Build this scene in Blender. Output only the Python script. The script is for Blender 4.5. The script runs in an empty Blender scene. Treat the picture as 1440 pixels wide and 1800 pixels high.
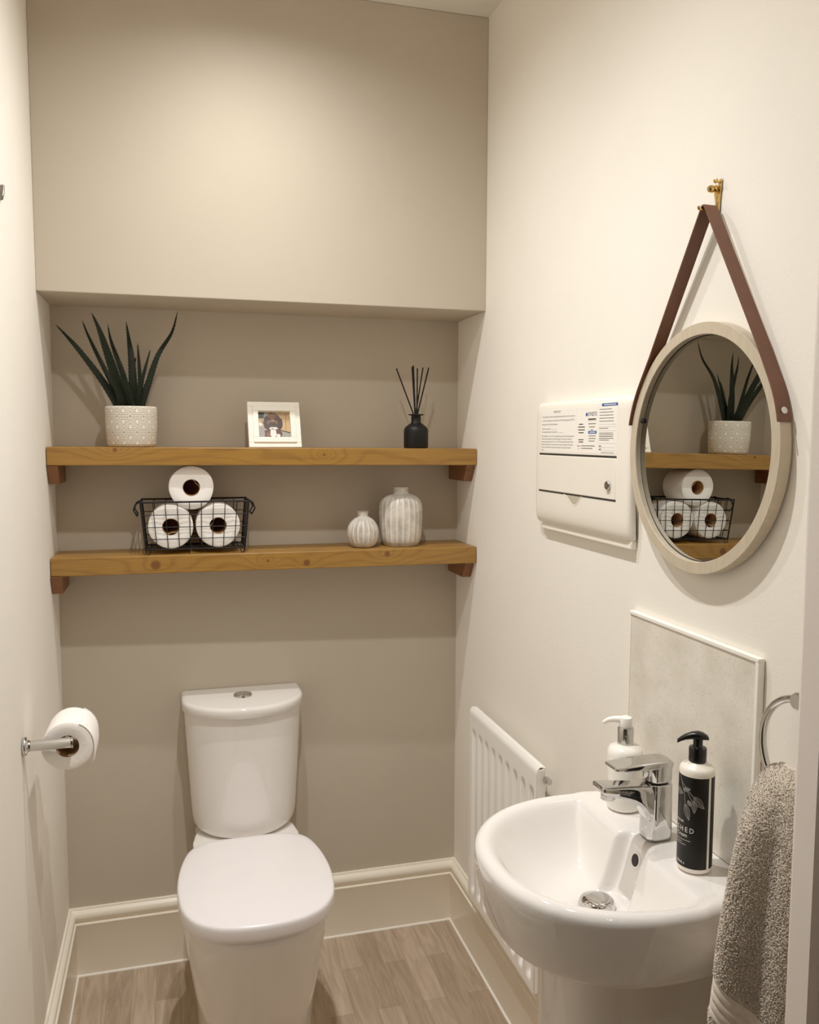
import bpy, bmesh, math, random
from mathutils import Vector, Matrix
random.seed(7)
PI = math.pi
C = bpy.context.scene.collection
W = 1.04            # room width; X=0 left wall, Y=0 back of the recess, Z up

# ------------------------------------------------------------------ materials
def s2l(c):
    return tuple(((v/255)/12.92 if v/255 <= .04045 else ((v/255+.055)/1.055)**2.4) for v in c)

class NV:
    """tiny wrapper so node maths can be written as an expression"""
    def __init__(s, nt, sock): s.nt, s.k = nt, sock
    def m(s, op, *a):
        n = s.nt.nodes.new('ShaderNodeMath'); n.operation = op
        for i, v in enumerate((s,)+a):
            if isinstance(v, NV): s.nt.links.new(v.k, n.inputs[i])
            else: n.inputs[i].default_value = v
        return NV(s.nt, n.outputs[0])
    def __add__(s, o): return s.m('ADD', o)
    def __sub__(s, o): return s.m('SUBTRACT', o)
    def __mul__(s, o): return s.m('MULTIPLY', o)
    def fract(s): return s.m('FRACT')
    def mn(s, o): return s.m('MINIMUM', o)
    def gt(s, o): return s.m('GREATER_THAN', o)

def newmat(name):
    m = bpy.data.materials.new(name); m.use_nodes = True
    return m, m.node_tree, m.node_tree.nodes['Principled BSDF']

def mat(name, rgb, rough=.5, metal=0., bump=0., bscale=200., var=0., vscale=6., spec=.5, coat=0., stretch=None, trans=0., sss=0., sheen=0.):
    m, nt, b = newmat(name)
    col = s2l(rgb)+(1,)
    b.inputs['Base Color'].default_value = col
    b.inputs['Roughness'].default_value = rough
    b.inputs['Metallic'].default_value = metal
    b.inputs['Specular IOR Level'].default_value = spec
    b.inputs['Coat Weight'].default_value = coat
    b.inputs['Coat Roughness'].default_value = .05
    b.inputs['Transmission Weight'].default_value = trans
    b.inputs['Sheen Weight'].default_value = sheen
    if sss:
        b.inputs['Subsurface Weight'].default_value = sss
        b.inputs['Subsurface Radius'].default_value = (.01, .008, .006)
    tc = nt.nodes.new('ShaderNodeTexCoord')
    vec = tc.outputs['Object']
    if stretch:
        mp = nt.nodes.new('ShaderNodeMapping'); mp.inputs['Scale'].default_value = stretch
        nt.links.new(vec, mp.inputs['Vector']); vec = mp.outputs['Vector']
    if bump:
        n = nt.nodes.new('ShaderNodeTexNoise'); n.inputs['Scale'].default_value = bscale; n.inputs['Detail'].default_value = 3
        nt.links.new(vec, n.inputs['Vector'])
        bp = nt.nodes.new('ShaderNodeBump'); bp.inputs['Strength'].default_value = bump; bp.inputs['Distance'].default_value = .002
        nt.links.new(n.outputs['Fac'], bp.inputs['Height']); nt.links.new(bp.outputs['Normal'], b.inputs['Normal'])
    # every material carries a little procedural tone variation
    n = nt.nodes.new('ShaderNodeTexNoise'); n.inputs['Scale'].default_value = vscale; n.inputs['Detail'].default_value = 4
    nt.links.new(vec, n.inputs['Vector'])
    r = nt.nodes.new('ShaderNodeValToRGB')
    v = max(var, .015)
    r.color_ramp.elements[0].position = .3; r.color_ramp.elements[1].position = .7
    r.color_ramp.elements[0].color = tuple(x*(1-v) for x in col[:3])+(1,)
    r.color_ramp.elements[1].color = tuple(min(1, x*(1+v)) for x in col[:3])+(1,)
    nt.links.new(n.outputs['Fac'], r.inputs['Fac']); nt.links.new(r.outputs['Color'], b.inputs['Base Color'])
    return m

M = {}
M['white_wall'] = mat('white_wall', (237,232,222), .85, bump=.12, bscale=260, spec=.2)
M['taupe_wall'] = mat('taupe_wall', (189,178,161), .85, bump=.12, bscale=260, spec=.2)
M['ceiling'] = mat('ceiling_paint', (227,221,211), .9, spec=.2)
M['gloss_trim'] = mat('cream_gloss_trim', (240,232,216), .3, spec=.4)
M['caulk'] = mat('white_caulk', (244,240,232), .5)
M['door_trim'] = mat('door_trim', (228,218,210), .4)
M['hall'] = mat('hall_paint', (150,142,130), .9)
M['ceramic'] = mat('white_ceramic', (232,228,224), .06, spec=.6, coat=.3)
M['seat_plastic'] = mat('seat_plastic', (238,234,236), .22, spec=.5)
M['chrome'] = mat('chrome', (204,203,202), .05, 1)
M['steel'] = mat('brushed_chrome', (200,198,196), .16, 1)
M['brass'] = mat('brass', (206,170,100), .22, 1)
M['rad_paint'] = mat('radiator_enamel', (243,240,235), .25, spec=.5)
M['unit_plastic'] = mat('unit_plastic', (240,234,222), .28, spec=.5)
M['dark_gap'] = mat('dark_gap', (30,26,22), .8)
M['paper_label'] = mat('paper_label', (244,240,232), .6)
M['ink'] = mat('black_ink', (52,48,44), .6)
M['ink_grey'] = mat('grey_ink', (120,116,110), .6)
M['ink_blue'] = mat('blue_ink', (40,84,160), .5)
M['ink_navy'] = mat('navy_ink', (30,42,84), .5)
M['ink_red'] = mat('red_ink', (150,50,45), .5)
M['frame_wood'] = mat('bleached_wood', (186,172,149), .55, var=.08, vscale=30, stretch=(1,9,1))
M['mirror'] = mat('mirror_glass', (192,192,186), 0.0, 1)
M['leather'] = mat('brown_leather', (92,50,27), .5, bump=.25, bscale=500, var=.1, vscale=20)
M['paper'] = mat('tissue_paper', (248,244,240), .95, bump=.3, bscale=120, spec=.1)
M['card'] = mat('cardboard_core', (170,130,90), .9)
M['black_wire'] = mat('black_wire', (9,9,10), .5, spec=.25)
M['black_matt'] = mat('matt_black_glass', (8,8,9), .5, spec=.25)
M['black_plastic'] = mat('black_plastic', (9,9,9), .28, spec=.35)
M['bottle_white'] = mat('bottle_white', (240,234,222), .35)
M['label_black'] = mat('label_black', (9,8,8), .45, spec=.25)
M['print_white'] = mat('print_white', (228,224,216), .6)
M['print_grey'] = mat('print_grey', (148,146,142), .6)
M['soap'] = mat('milky_soap', (246,242,234), .2, coat=.5, sss=.3)
M['white_plastic'] = mat('white_plastic', (246,244,238), .3)
M['aloe'] = mat('aloe_green', (17,27,15), .55, spec=.25, bump=.2, bscale=150, var=.3, vscale=40)
M['soil'] = mat('soil', (34,26,20), .95, bump=.6)
M['white_frame'] = mat('white_frame', (246,242,230), .4)
M['towel'] = mat('grey_towel', (210,198,182), .95, var=.10, vscale=120, spec=.1, sheen=.4)
M['hook_grey'] = mat('hook_grey', (110,106,102), .3, .8)

def pot_mat():
    m, nt, b = newmat('pot_pattern')
    uv = nt.nodes.new('ShaderNodeUVMap'); sx = nt.nodes.new('ShaderNodeSeparateXYZ'); nt.links.new(uv.outputs[0], sx.inputs[0])
    u, v = NV(nt, sx.outputs[0]), NV(nt, sx.outputs[1])
    fa = v.fract(); fb = (u - v*.5).fract(); fc = (u + v*.5).fract()
    def e(f): return f.mn((f*-1)+1)
    d = e(fa).mn(e(fb)).mn(e(fc))
    # nested triangle outlines: thin tan grooves between cream ridges
    line = (d*(1/.105) + .25).fract().m('LESS_THAN', .46)
    core = d.gt(.262)
    line = line*((core*-1)+1)
    mx = nt.nodes.new('ShaderNodeMix'); mx.data_type = 'RGBA'
    nt.links.new(line.k, mx.inputs[0])
    mx.inputs[6].default_value = s2l((240,234,222))+(1,); mx.inputs[7].default_value = s2l((150,137,118))+(1,)
    nt.links.new(mx.outputs[2], b.inputs['Base Color']); b.inputs['Roughness'].default_value = .7
    bp = nt.nodes.new('ShaderNodeBump'); bp.invert = True; bp.inputs['Strength'].default_value = .4; bp.inputs['Distance'].default_value = .001
    nt.links.new(line.k, bp.inputs['Height']); nt.links.new(bp.outputs[0], b.inputs['Normal'])
    return m
M['pot'] = pot_mat()

def pine_mat(name, base, dark, knots, seed):
    m, nt, b = newmat(name)
    tc = nt.nodes.new('ShaderNodeTexCoord'); sx = nt.nodes.new('ShaderNodeSeparateXYZ')
    nt.links.new(tc.outputs['Object'], sx.inputs[0])
    x, y, z = (NV(nt, sx.outputs[i]) for i in range(3))
    mp = nt.nodes.new('ShaderNodeMapping'); mp.inputs['Scale'].default_value = (3.2, 14, 14); mp.inputs['Location'].default_value = (seed, seed*2.3, seed*.7)
    nt.links.new(tc.outputs['Object'], mp.inputs[0])
    n = nt.nodes.new('ShaderNodeTexNoise'); n.inputs['Scale'].default_value = 1; n.inputs['Detail'].default_value = 2
    nt.links.new(mp.outputs[0], n.inputs['Vector']); nz = NV(nt, n.outputs['Fac'])
    f = z*7 + y*5 + nz*1.1
    kd = None
    for kx, kz, r in knots:
        dx = (x - kx)*.55; dz = z - kz
        q = (dx*dx + dz*dz).m('SQRT')
        f = f + ((q*(-1/(r*3.4))).m('EXPONENT'))*.85
        dx2 = (x - kx)
        q2 = (dx2*dx2 + dz*dz).m('SQRT')
        k = ((q2*(-1/r))+1).m('MAXIMUM', 0)
        kd = k if kd is None else kd.m('MAXIMUM', k)
    ring = ((f*30).m('SINE')*.5+.5).m('POWER', 4)
    mp2 = nt.nodes.new('ShaderNodeMapping'); mp2.inputs['Scale'].default_value = (6, 220, 220)
    nt.links.new(tc.outputs['Object'], mp2.inputs[0])
    n2 = nt.nodes.new('ShaderNodeTexNoise'); n2.inputs['Scale'].default_value = 1; n2.inputs['Detail'].default_value = 3
    nt.links.new(mp2.outputs[0], n2.inputs['Vector']); fine = NV(nt, n2.outputs['Fac'])
    fac = ring*.32 + (fine - .5)*.9 + .12
    mx = nt.nodes.new('ShaderNodeMix'); mx.data_type = 'RGBA'; nt.links.new(fac.m('MINIMUM', 1).m('MAXIMUM', 0).k, mx.inputs[0])
    mx.inputs[6].default_value = s2l(base)+(1,); mx.inputs[7].default_value = s2l(dark)+(1,)
    out = mx.outputs[2]
    if kd is not None:
        mk = nt.nodes.new('ShaderNodeMix'); mk.data_type = 'RGBA'
        nt.links.new((kd*2.2).m('MINIMUM', .85).k, mk.inputs[0]); nt.links.new(out, mk.inputs[6])
        mk.inputs[7].default_value = s2l((98,54,22))+(1,); out = mk.outputs[2]
    nt.links.new(out, b.inputs['Base Color']); b.inputs['Roughness'].default_value = .42
    bp = nt.nodes.new('ShaderNodeBump'); bp.inputs['Strength'].default_value = .15; bp.inputs['Distance'].default_value = .001
    nt.links.new(fine.k, bp.inputs['Height']); nt.links.new(bp.outputs[0], b.inputs['Normal'])
    return m
M['pine_a'] = pine_mat('pine_upper', (152,109,42), (106,70,23), [(.15,1.354,.006),(.64,1.342,.004)], 1.3)
M['pine_b'] = pine_mat('pine_lower', (152,110,46), (106,70,24), [(.235,1.080,.014),(.50,1.082,.004),(.595,1.074,.010),(.80,1.090,.009)], 4.1)
M['pine_dark'] = pine_mat('pine_batten', (124,74,36), (86,46,20), [(1.02,1.30,.006)], 2.2)

def floor_mat():
    m, nt, b = newmat('wood_plank_vinyl')
    tc = nt.nodes.new('ShaderNodeTexCoord')
    mp = nt.nodes.new('ShaderNodeMapping'); mp.inputs['Rotation'].default_value = (0,0,PI/2); mp.inputs['Location'].default_value = (.13,.02,0)
    nt.links.new(tc.outputs['Object'], mp.inputs[0])
    br = nt.nodes.new('ShaderNodeTexBrick'); br.offset = .37; br.squash = 1
    br.inputs['Scale'].default_value = 1; br.inputs['Brick Width'].default_value = .47; br.inputs['Row Height'].default_value = .058
    br.inputs['Mortar Size'].default_value = .0006; br.inputs['Mortar Smooth'].default_value = .3
    br.inputs['Color1'].default_value = s2l((192,172,149))+(1,); br.inputs['Color2'].default_value = s2l((166,145,122))+(1,); br.inputs['Mortar'].default_value = s2l((150,128,105))+(1,)
    nt.links.new(mp.outputs[0], br.inputs['Vector'])
    mp2 = nt.nodes.new('ShaderNodeMapping'); mp2.inputs['Scale'].default_value = (34, 3.2, 1)
    nt.links.new(tc.outputs['Object'], mp2.inputs[0])
    n = nt.nodes.new('ShaderNodeTexNoise'); n.inputs['Scale'].default_value = 1.3; n.inputs['Detail'].default_value = 6; n.inputs['Distortion'].default_value = 2.2
    nt.links.new(mp2.outputs[0], n.inputs['Vector'])
    r = nt.nodes.new('ShaderNodeValToRGB'); r.color_ramp.elements[0].position = .3; r.color_ramp.elements[1].position = .72
    r.color_ramp.elements[0].color = (.60,.55,.50,1); r.color_ramp.elements[1].color = (1,1,1,1)
    nt.links.new(n.outputs['Fac'], r.inputs[0])
    mx = nt.nodes.new('ShaderNodeMix'); mx.data_type = 'RGBA'; mx.blend_type = 'MULTIPLY'; mx.inputs[0].default_value = .85
    nt.links.new(br.outputs['Color'], mx.inputs[6]); nt.links.new(r.outputs[0], mx.inputs[7])
    nt.links.new(mx.outputs[2], b.inputs['Base Color']); b.inputs['Roughness'].default_value = .48
    bp = nt.nodes.new('ShaderNodeBump'); bp.inputs['Strength'].default_value = .12; bp.inputs['Distance'].default_value = .001
    nt.links.new(n.outputs['Fac'], bp.inputs['Height']); nt.links.new(bp.outputs[0], b.inputs['Normal'])
    return m
M['floor'] = floor_mat()

def speckle_mat():
    m, nt, b = newmat('speckled_tile')
    tc = nt.nodes.new('ShaderNodeTexCoord')
    n = nt.nodes.new('ShaderNodeTexNoise'); n.inputs['Scale'].default_value = 380; n.inputs['Detail'].default_value = 5
    n2 = nt.nodes.new('ShaderNodeTexNoise'); n2.inputs['Scale'].default_value = 18; n2.inputs['Detail'].default_value = 5
    for q in (n, n2): nt.links.new(tc.outputs['Object'], q.inputs['Vector'])
    r = nt.nodes.new('ShaderNodeValToRGB'); r.color_ramp.elements[0].position = .30; r.color_ramp.elements[1].position = .40
    r.color_ramp.elements[0].color = s2l((206,197,181))+(1,); r.color_ramp.elements[1].color = (1,1,1,1)
    nt.links.new(n.outputs['Fac'], r.inputs[0])
    r2 = nt.nodes.new('ShaderNodeValToRGB'); r2.color_ramp.elements[0].position = .3; r2.color_ramp.elements[1].position = .7
    r2.color_ramp.elements[0].color = s2l((214,207,193))+(1,); r2.color_ramp.elements[1].color = s2l((233,227,216))+(1,)
    nt.links.new(n2.outputs['Fac'], r2.inputs[0])
    mx = nt.nodes.new('ShaderNodeMix'); mx.data_type = 'RGBA'; mx.blend_type = 'MULTIPLY'; mx.inputs[0].default_value = .75
    nt.links.new(r2.outputs[0], mx.inputs[6]); nt.links.new(r.outputs[0], mx.inputs[7])
    nt.links.new(mx.outputs[2], b.inputs['Base Color']); b.inputs['Roughness'].default_value = .2
    return m
M['tile'] = speckle_mat()

def vase_mat():
    m, nt, b = newmat('reactive_glaze')
    tc = nt.nodes.new('ShaderNodeTexCoord')
    n = nt.nodes.new('ShaderNodeTexNoise'); n.inputs['Scale'].default_value = 22; n.inputs['Detail'].default_value = 7; n.inputs['Roughness'].default_value = .7
    nt.links.new(tc.outputs['Object'], n.inputs['Vector'])
    r = nt.nodes.new('ShaderNodeValToRGB')
    e = r.color_ramp.elements; e[0].position = .32; e[0].color = s2l((150,142,130))+(1,); e[1].position = .62; e[1].color = s2l((214,206,194))+(1,)
    x = e.new(.47); x.color = s2l((186,180,170))+(1,)
    nt.links.new(n.outputs['Fac'], r.inputs[0])
    at = nt.nodes.new('ShaderNodeAttribute'); at.attribute_name = 'ridge'
    mx = nt.nodes.new('ShaderNodeMix'); mx.data_type = 'RGBA'
    nt.links.new(at.outputs['Fac'], mx.inputs[0]); nt.links.new(r.outputs[0], mx.inputs[6]); mx.inputs[7].default_value = s2l((236,230,220))+(1,)
    nt.links.new(mx.outputs[2], b.inputs['Base Color']); b.inputs['Roughness'].default_value = .35
    return m
M['vase'] = vase_mat()

# ------------------------------------------------------------------ object helpers
ORG = {}
def tag(o, label, cat, group=None):
    o['label'] = label; o['category'] = cat
    if group: o['group'] = group
    return o
def thing(name, label, cat, loc=(0,0,0), group=None):
    o = bpy.data.objects.new(name, None); C.objects.link(o); o.location = loc; o.empty_display_size = .05
    ORG[o.name] = Vector(loc)
    return tag(o, label, cat, group)
def finish(me, bm, mats, smooth=40):
    bmesh.ops.recalc_face_normals(bm, faces=bm.faces)
    bm.to_mesh(me); bm.free()
    for k in (mats if isinstance(mats, (list, tuple)) else [mats]): me.materials.append(M[k] if isinstance(k, str) else k)
    if smooth:
        for p in me.polygons: p.use_smooth = True
        me.set_sharp_from_angle(angle=math.radians(smooth))
def obj(name, bm, mats, parent=None, smooth=40, org=None, bevel=0, seg=3):
    """one mesh object, vertices given in world coordinates"""
    L = ORG[parent.name] if parent else Vector(org or (0,0,0))
    if L.length: bmesh.ops.translate(bm, verts=bm.verts, vec=-L)
    me = bpy.data.meshes.new(name); finish(me, bm, mats, smooth)
    o = bpy.data.objects.new(name, me); C.objects.link(o)
    if parent: o.parent = parent
    else: o.location = L
    ORG[o.name] = L
    if bevel:
        b = o.modifiers.new('bevel', 'BEVEL'); b.width = bevel; b.segments = seg; b.limit_method = 'ANGLE'; b.angle_limit = math.radians(35); b.harden_normals = False
    return o
def struct(name, bm, mats, smooth=0, bevel=0):
    o = obj(name, bm, mats, None, smooth, bevel=bevel); o['kind'] = 'structure'; return o

def wbevel(o, fn, width, seg=5):
    """bevel whose width per edge comes from fn(midpoint, direction)"""
    me = o.data; a = me.attributes.new('bevel_weight_edge', 'FLOAT', 'EDGE'); L = ORG[o.name]
    for e in me.edges:
        p, q = me.vertices[e.vertices[0]].co + L, me.vertices[e.vertices[1]].co + L
        a.data[e.index].value = fn((p+q)/2, (q-p).normalized())
    b = o.modifiers.new('bevel', 'BEVEL'); b.width = width; b.segments = seg; b.limit_method = 'WEIGHT'
def remap(root, fn):
    """move every vertex of a thing's parts through fn (world coordinates)"""
    L = ORG[root.name]
    for o in root.children_recursive:
        for v in o.data.vertices: v.co = Vector(fn(*(v.co + L))) - L
def B(): return bmesh.new()
def box(bm, x0, x1, y0, y1, z0, z1, mi=0):
    v = [bm.verts.new((x, y, z)) for z in (z0, z1) for y in (y0, y1) for x in (x0, x1)]
    for f in ((0,1,3,2),(4,6,7,5),(0,4,5,1),(2,3,7,6),(0,2,6,4),(1,5,7,3)):
        bm.faces.new([v[i] for i in f]).material_index = mi
    return bm
def hexa(bm, p):      # 8 points ordered like box
    v = [bm.verts.new(q) for q in p]
    for f in ((0,1,3,2),(4,6,7,5),(0,4,5,1),(2,3,7,6),(0,2,6,4),(1,5,7,3)): bm.faces.new([v[i] for i in f])
    return bm
def prism(bm, poly, a, b, axis='Y', mi=0):
    """poly: 2D points in the two other axes (order XZ for Y, YZ for X, XY for Z)"""
    def P(p, t):
        return {'Y': (p[0], t, p[1]), 'X': (t, p[0], p[1]), 'Z': (p[0], p[1], t)}[axis]
    A = [bm.verts.new(P(p, a)) for p in poly]; D = [bm.verts.new(P(p, b)) for p in poly]
    n = len(poly)
    bm.faces.new(A[::-1]).material_index = mi; bm.faces.new(D).material_index = mi
    for i in range(n): bm.faces.new((A[i], A[(i+1)%n], D[(i+1)%n], D[i])).material_index = mi
    return bm
def loft(bm, rings, cap0=True, cap1=True, closed=True, mi=0):
    R = [[bm.verts.new(p) for p in r] for r in rings]
    n = len(R[0])
    for a, b in zip(R, R[1:]):
        for i in range(n if closed else n-1):
            bm.faces.new((a[i], a[(i+1)%n], b[(i+1)%n], b[i])).material_index = mi
    if cap0: bm.faces.new(R[0][::-1]).material_index = mi
    if cap1: bm.faces.new(R[-1]).material_index = mi
    return R
def frame_of(d):
    d = Vector(d).normalized(); u = d.orthogonal().normalized(); return u, d.cross(u), d
def lathe(bm, prof, c=(0,0,0), axis=(0,0,1), n=48, mod=None, cap0=True, cap1=True, mi=0):
    """prof: list of (r, t) along axis"""
    c = Vector(c); ax = Vector(axis).normalized()
    if abs(ax.z) > .99: u, v = Vector((1,0,0)), Vector((0,1,0))*(1 if ax.z > 0 else -1)
    else: u, v, _ = frame_of(ax)
    rings = []
    for r, t in prof:
        ring = []
        for k in range(n):
            a = 2*PI*k/n; rr = max(r, 1e-5)
            if mod: rr += mod(a, r, t)
            ring.append(c + ax*t + (u*math.cos(a) + v*math.sin(a))*rr)
        rings.append(ring)
    return loft(bm, rings, cap0, cap1, mi=mi)
def tube(bm, pts, r, n=10, closed=False, mi=0):
    pts = [Vector(p) for p in pts]; N = len(pts)
    rad = r if isinstance(r, (list, tuple)) else [r]*N
    rings = []; u = None
    for i, p in enumerate(pts):
        if closed: d = pts[(i+1)%N] - pts[i-1]
        else: d = pts[min(i+1, N-1)] - pts[max(i-1, 0)]
        d.normalize()
        if u is None: u = d.orthogonal().normalized()
        u = (u - d*u.dot(d)).normalized(); v = d.cross(u)
        rings.append([p + (u*math.cos(2*PI*k/n) + v*math.sin(2*PI*k/n))*rad[i] for k in range(n)])
    R = loft(bm, rings, not closed, not closed, mi=mi)
    if closed:
        a, b = R[-1], R[0]
        # match rotation of the seam
        best = min(range(n), key=lambda s: sum((a[k].co - b[(k+s)%n].co).length for k in range(n)))
        for k in range(n): bm.faces.new((a[k], a[(k+1)%n], b[(k+1+best)%n], b[(k+best)%n])).material_index = mi
    return bm
def spline(pts, m=8, closed=False):
    pts = [Vector(p) for p in pts]; n = len(pts); out = []
    rng = range(n) if closed else range(n-1)
    for i in rng:
        if closed: p0, p1, p2, p3 = pts[i-1], pts[i], pts[(i+1)%n], pts[(i+2)%n]
        else: p0, p1, p2, p3 = pts[max(i-1,0)], pts[i], pts[i+1], pts[min(i+2,n-1)]
        for k in range(m):
            t = k/m
            out.append(.5*((2*p1) + (p2-p0)*t + (2*p0-5*p1+4*p2-p3)*t*t + (3*p1-p0-3*p2+p3)*t**3))
    if not closed: out.append(pts[-1])
    return out
def text_verts(body, size, align='LEFT', space=1.0, shear=0.0):
    cu = bpy.data.curves.new('txt', 'FONT'); cu.body = body; cu.size = size; cu.align_x = align; cu.space_character = space; cu.shear = shear
    cu.resolution_u = 2
    o = bpy.data.objects.new('txt', cu); C.objects.link(o)
    dg = bpy.context.evaluated_depsgraph_get()
    me = bpy.data.meshes.new_from_object(o.evaluated_get(dg))
    V = [tuple(v.co) for v in me.vertices]; F = [tuple(p.vertices) for p in me.polygons]
    bpy.data.objects.remove(o); bpy.data.curves.remove(cu); bpy.data.meshes.remove(me)
    return V, F
def add_text(bm, body, size, fn, align='LEFT', mi=0, space=1.0, shear=0.0, maxw=None):
    V, F = text_verts(body, size, align, space, shear)
    if not V: return
    sx = 1
    if maxw:
        w = max(v[0] for v in V) - min(v[0] for v in V); sx = maxw/w
    vs = [bm.verts.new(fn(x*sx, y)) for x, y, _ in V]
    for f in F:
        try: bm.faces.new([vs[i] for i in f]).material_index = mi
        except ValueError: pass

# ------------------------------------------------------------------ room shell
DN, ZS, ZC = .212, 1.70, 2.40          # recess depth, soffit height, ceiling height
YF = -1.50                              # inner face of the doorway wall
struct('floor', box(B(), -.7, 1.7, -3.3, .1, -.08, 0), 'floor')
struct('ceiling', box(B(), -.7, 1.7, -3.3, .1, ZC, ZC+.08), 'ceiling')
struct('wall_back', box(B(), -.1, W+.1, 0, .1, 0, ZC), 'taupe_wall')
struct('wall_back_upper', box(B(), 0, W, -DN, -.0005, ZS, ZC-.0005), 'taupe_wall', bevel=.002)
struct('wall_left', box(B(), -.1, 0, -1.6, 0, 0, ZC), 'white_wall')
struct('wall_right', box(B(), W, W+.1, -1.6, 0, 0, ZC), 'white_wall')
bm = B(); box(bm, -.1, .06, -1.6, YF-.001, 0, ZC); box(bm, .955, W+.1, -1.6, YF-.001, 0, ZC); box(bm, .06, .955, -1.6, YF-.001, 2.04, ZC)
struct('wall_front', bm, 'white_wall')
bm = B()
prism(bm, [(.96, YF), (.918, YF), (.9105, YF-.011), (.9105, YF-.040), (.93, YF-.042), (.93, YF-.10), (.96, YF-.10)], 0, 2.03, 'Z')
struct('trim_1', bm, 'door_trim')
bm = B(); box(bm, .03, .06, YF-.1, YF, 0, 2.03); box(bm, .03, .96, YF-.1, YF, 2.03, 2.06)
struct('trim_2', bm, 'door_trim')
bm = B(); box(bm, -.7, -.6, -3.3, -1.6, 0, ZC); struct('wall_hall_left', bm, 'hall')
bm = B(); box(bm, 1.6, 1.7, -3.3, -1.6, 0, ZC); struct('wall_hall_right', bm, 'hall')
bm = B(); box(bm, -.7, 1.7, -3.3, -3.2, 0, ZC); struct('wall_hall_back', bm, 'hall')
bm = B(); box(bm, -.7, -.1, -1.62, -1.55, 0, ZC); box(bm, W+.1, 1.7, -1.62, -1.55, 0, ZC); struct('wall_hall_front', bm, 'hall')

PROF = [(0,.177),(.0035,.1775),(.005,.1765),(.0062,.172),(.0085,.1702),(.0128,.167),(.0155,.1615),(.0163,.156),(.0155,.1505),(.0128,.1455),(.0098,.1435),(.0095,.1412),(.0165,.1402),(.0178,.1385),(.0178,.136),(.0168,.134),(.0168,.0045)]
BEAD = [(.0168,.0045),(.0195,.0035),(.0208,.0004),(.0,.0004)]
def baseboard(name, side):
    bm = B()
    for prof, mi in ((PROF, 0), (BEAD, 1)):
        rows = []
        for p, z in prof:
            if side == 'back': rows.append([(p, -p, z), (W-p, -p, z)])
            elif side == 'left': rows.append([(p, -p, z), (p, YF, z)])
            else: rows.append([(W-p, -p, z), (W-p, YF, z)])
        loft(bm, rows, False, False, closed=False, mi=mi)
    o = struct(name, bm, ['gloss_trim', 'caulk'], smooth=35)
for s in ('back', 'left', 'right'): baseboard('baseboard_'+s, s)

# ------------------------------------------------------------------ shelves
def sloped_shelf(name, label, m, zl, zr, th, yl, yr):
    p = []
    e = .0015
    for dz in (-th, 0):
        for yy in (1, 0):
            for x in (e, W-e):
                z = (zl if x < .5 else zr) + dz
                y = (yl if x < .5 else yr) if yy else -e
                p.append((x, y, z))
    o = obj(name, hexa(B(), p), m, None, 40, bevel=.002)
    tag(o, label, 'shelf', 'pine shelves in the recess')
sloped_shelf('wall_shelf', 'upper pine shelf carrying the aloe, photo frame and reed diffuser', 'pine_a', 1.361, 1.3565, .0425, -.151, -.162)
sloped_shelf('wall_shelf', 'lower knotty pine shelf carrying the wire basket and ribbed vases', 'pine_b', 1.103, 1.1015, .043, -.142, -.167)
def batten(label, left, zt):
    x0, x1 = (.001, .025) if left else (W-.025, W-.001)
    bm = prism(B(), [(-.149, zt), (-.122, zt-.043), (-.0015, zt-.043), (-.0015, zt)], x0, x1, 'X')
    tag(obj('shelf_batten', bm, 'pine_dark', None, 40, bevel=.001), label, 'shelf bracket', 'sloped-end battens under the shelves')
batten('dark pine batten under the upper shelf, on the left wall', True, 1.3175)
batten('dark pine batten under the upper shelf, on the right wall', False, 1.3138)
batten('dark pine batten under the lower shelf, on the left wall', True, 1.0595)
batten('dark pine batten under the lower shelf, on the right wall', False, 1.0582)
def zs1(x): return 1.361 - .0045*x/W
Z2 = 1.1030

# ------------------------------------------------------------------ aloe in patterned pot
px, py = .1850, -.077; pz = zs1(px)+.0004
t = thing('potted_aloe', 'dark green aloe in a cream pot with nested triangle pattern', 'plant', (px, py, pz))
bm = B(); H = .096; n = 72
prof = [(.001,0),(.051,0),(.0545,.002),(.0565,.008),(.0595,.05),(.0600,.09),(.0596,.0945),(.058,.096),(.056,.0955),(.055,.09),(.0545,.07)]
R = lathe(bm, prof, (px,py,pz), n=n, cap1=False)
uvl = bm.loops.layers.uv.new('UVMap')
for f in bm.faces:
    for l in f.loops:
        c = l.vert.co; a = math.atan2(c.y-py, c.x-px)/(2*PI)
        l[uvl].uv = (a*12, (c.z-pz)/H*2.546+.09)
    us = [l[uvl].uv.x for l in f.loops]
    if max(us)-min(us) > 7:
        for l in f.loops:
            if l[uvl].uv.x < 0: l[uvl].uv.x += 12
obj('pot', bm, 'pot', t, 60)
bm = B(); lathe(bm, [(.001,.082),(.03,.084),(.0545,.079),(.0545,.074),(.001,.074)], (px,py,pz), n=32); obj('soil', bm, 'soil', t)
bm = B()
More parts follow.
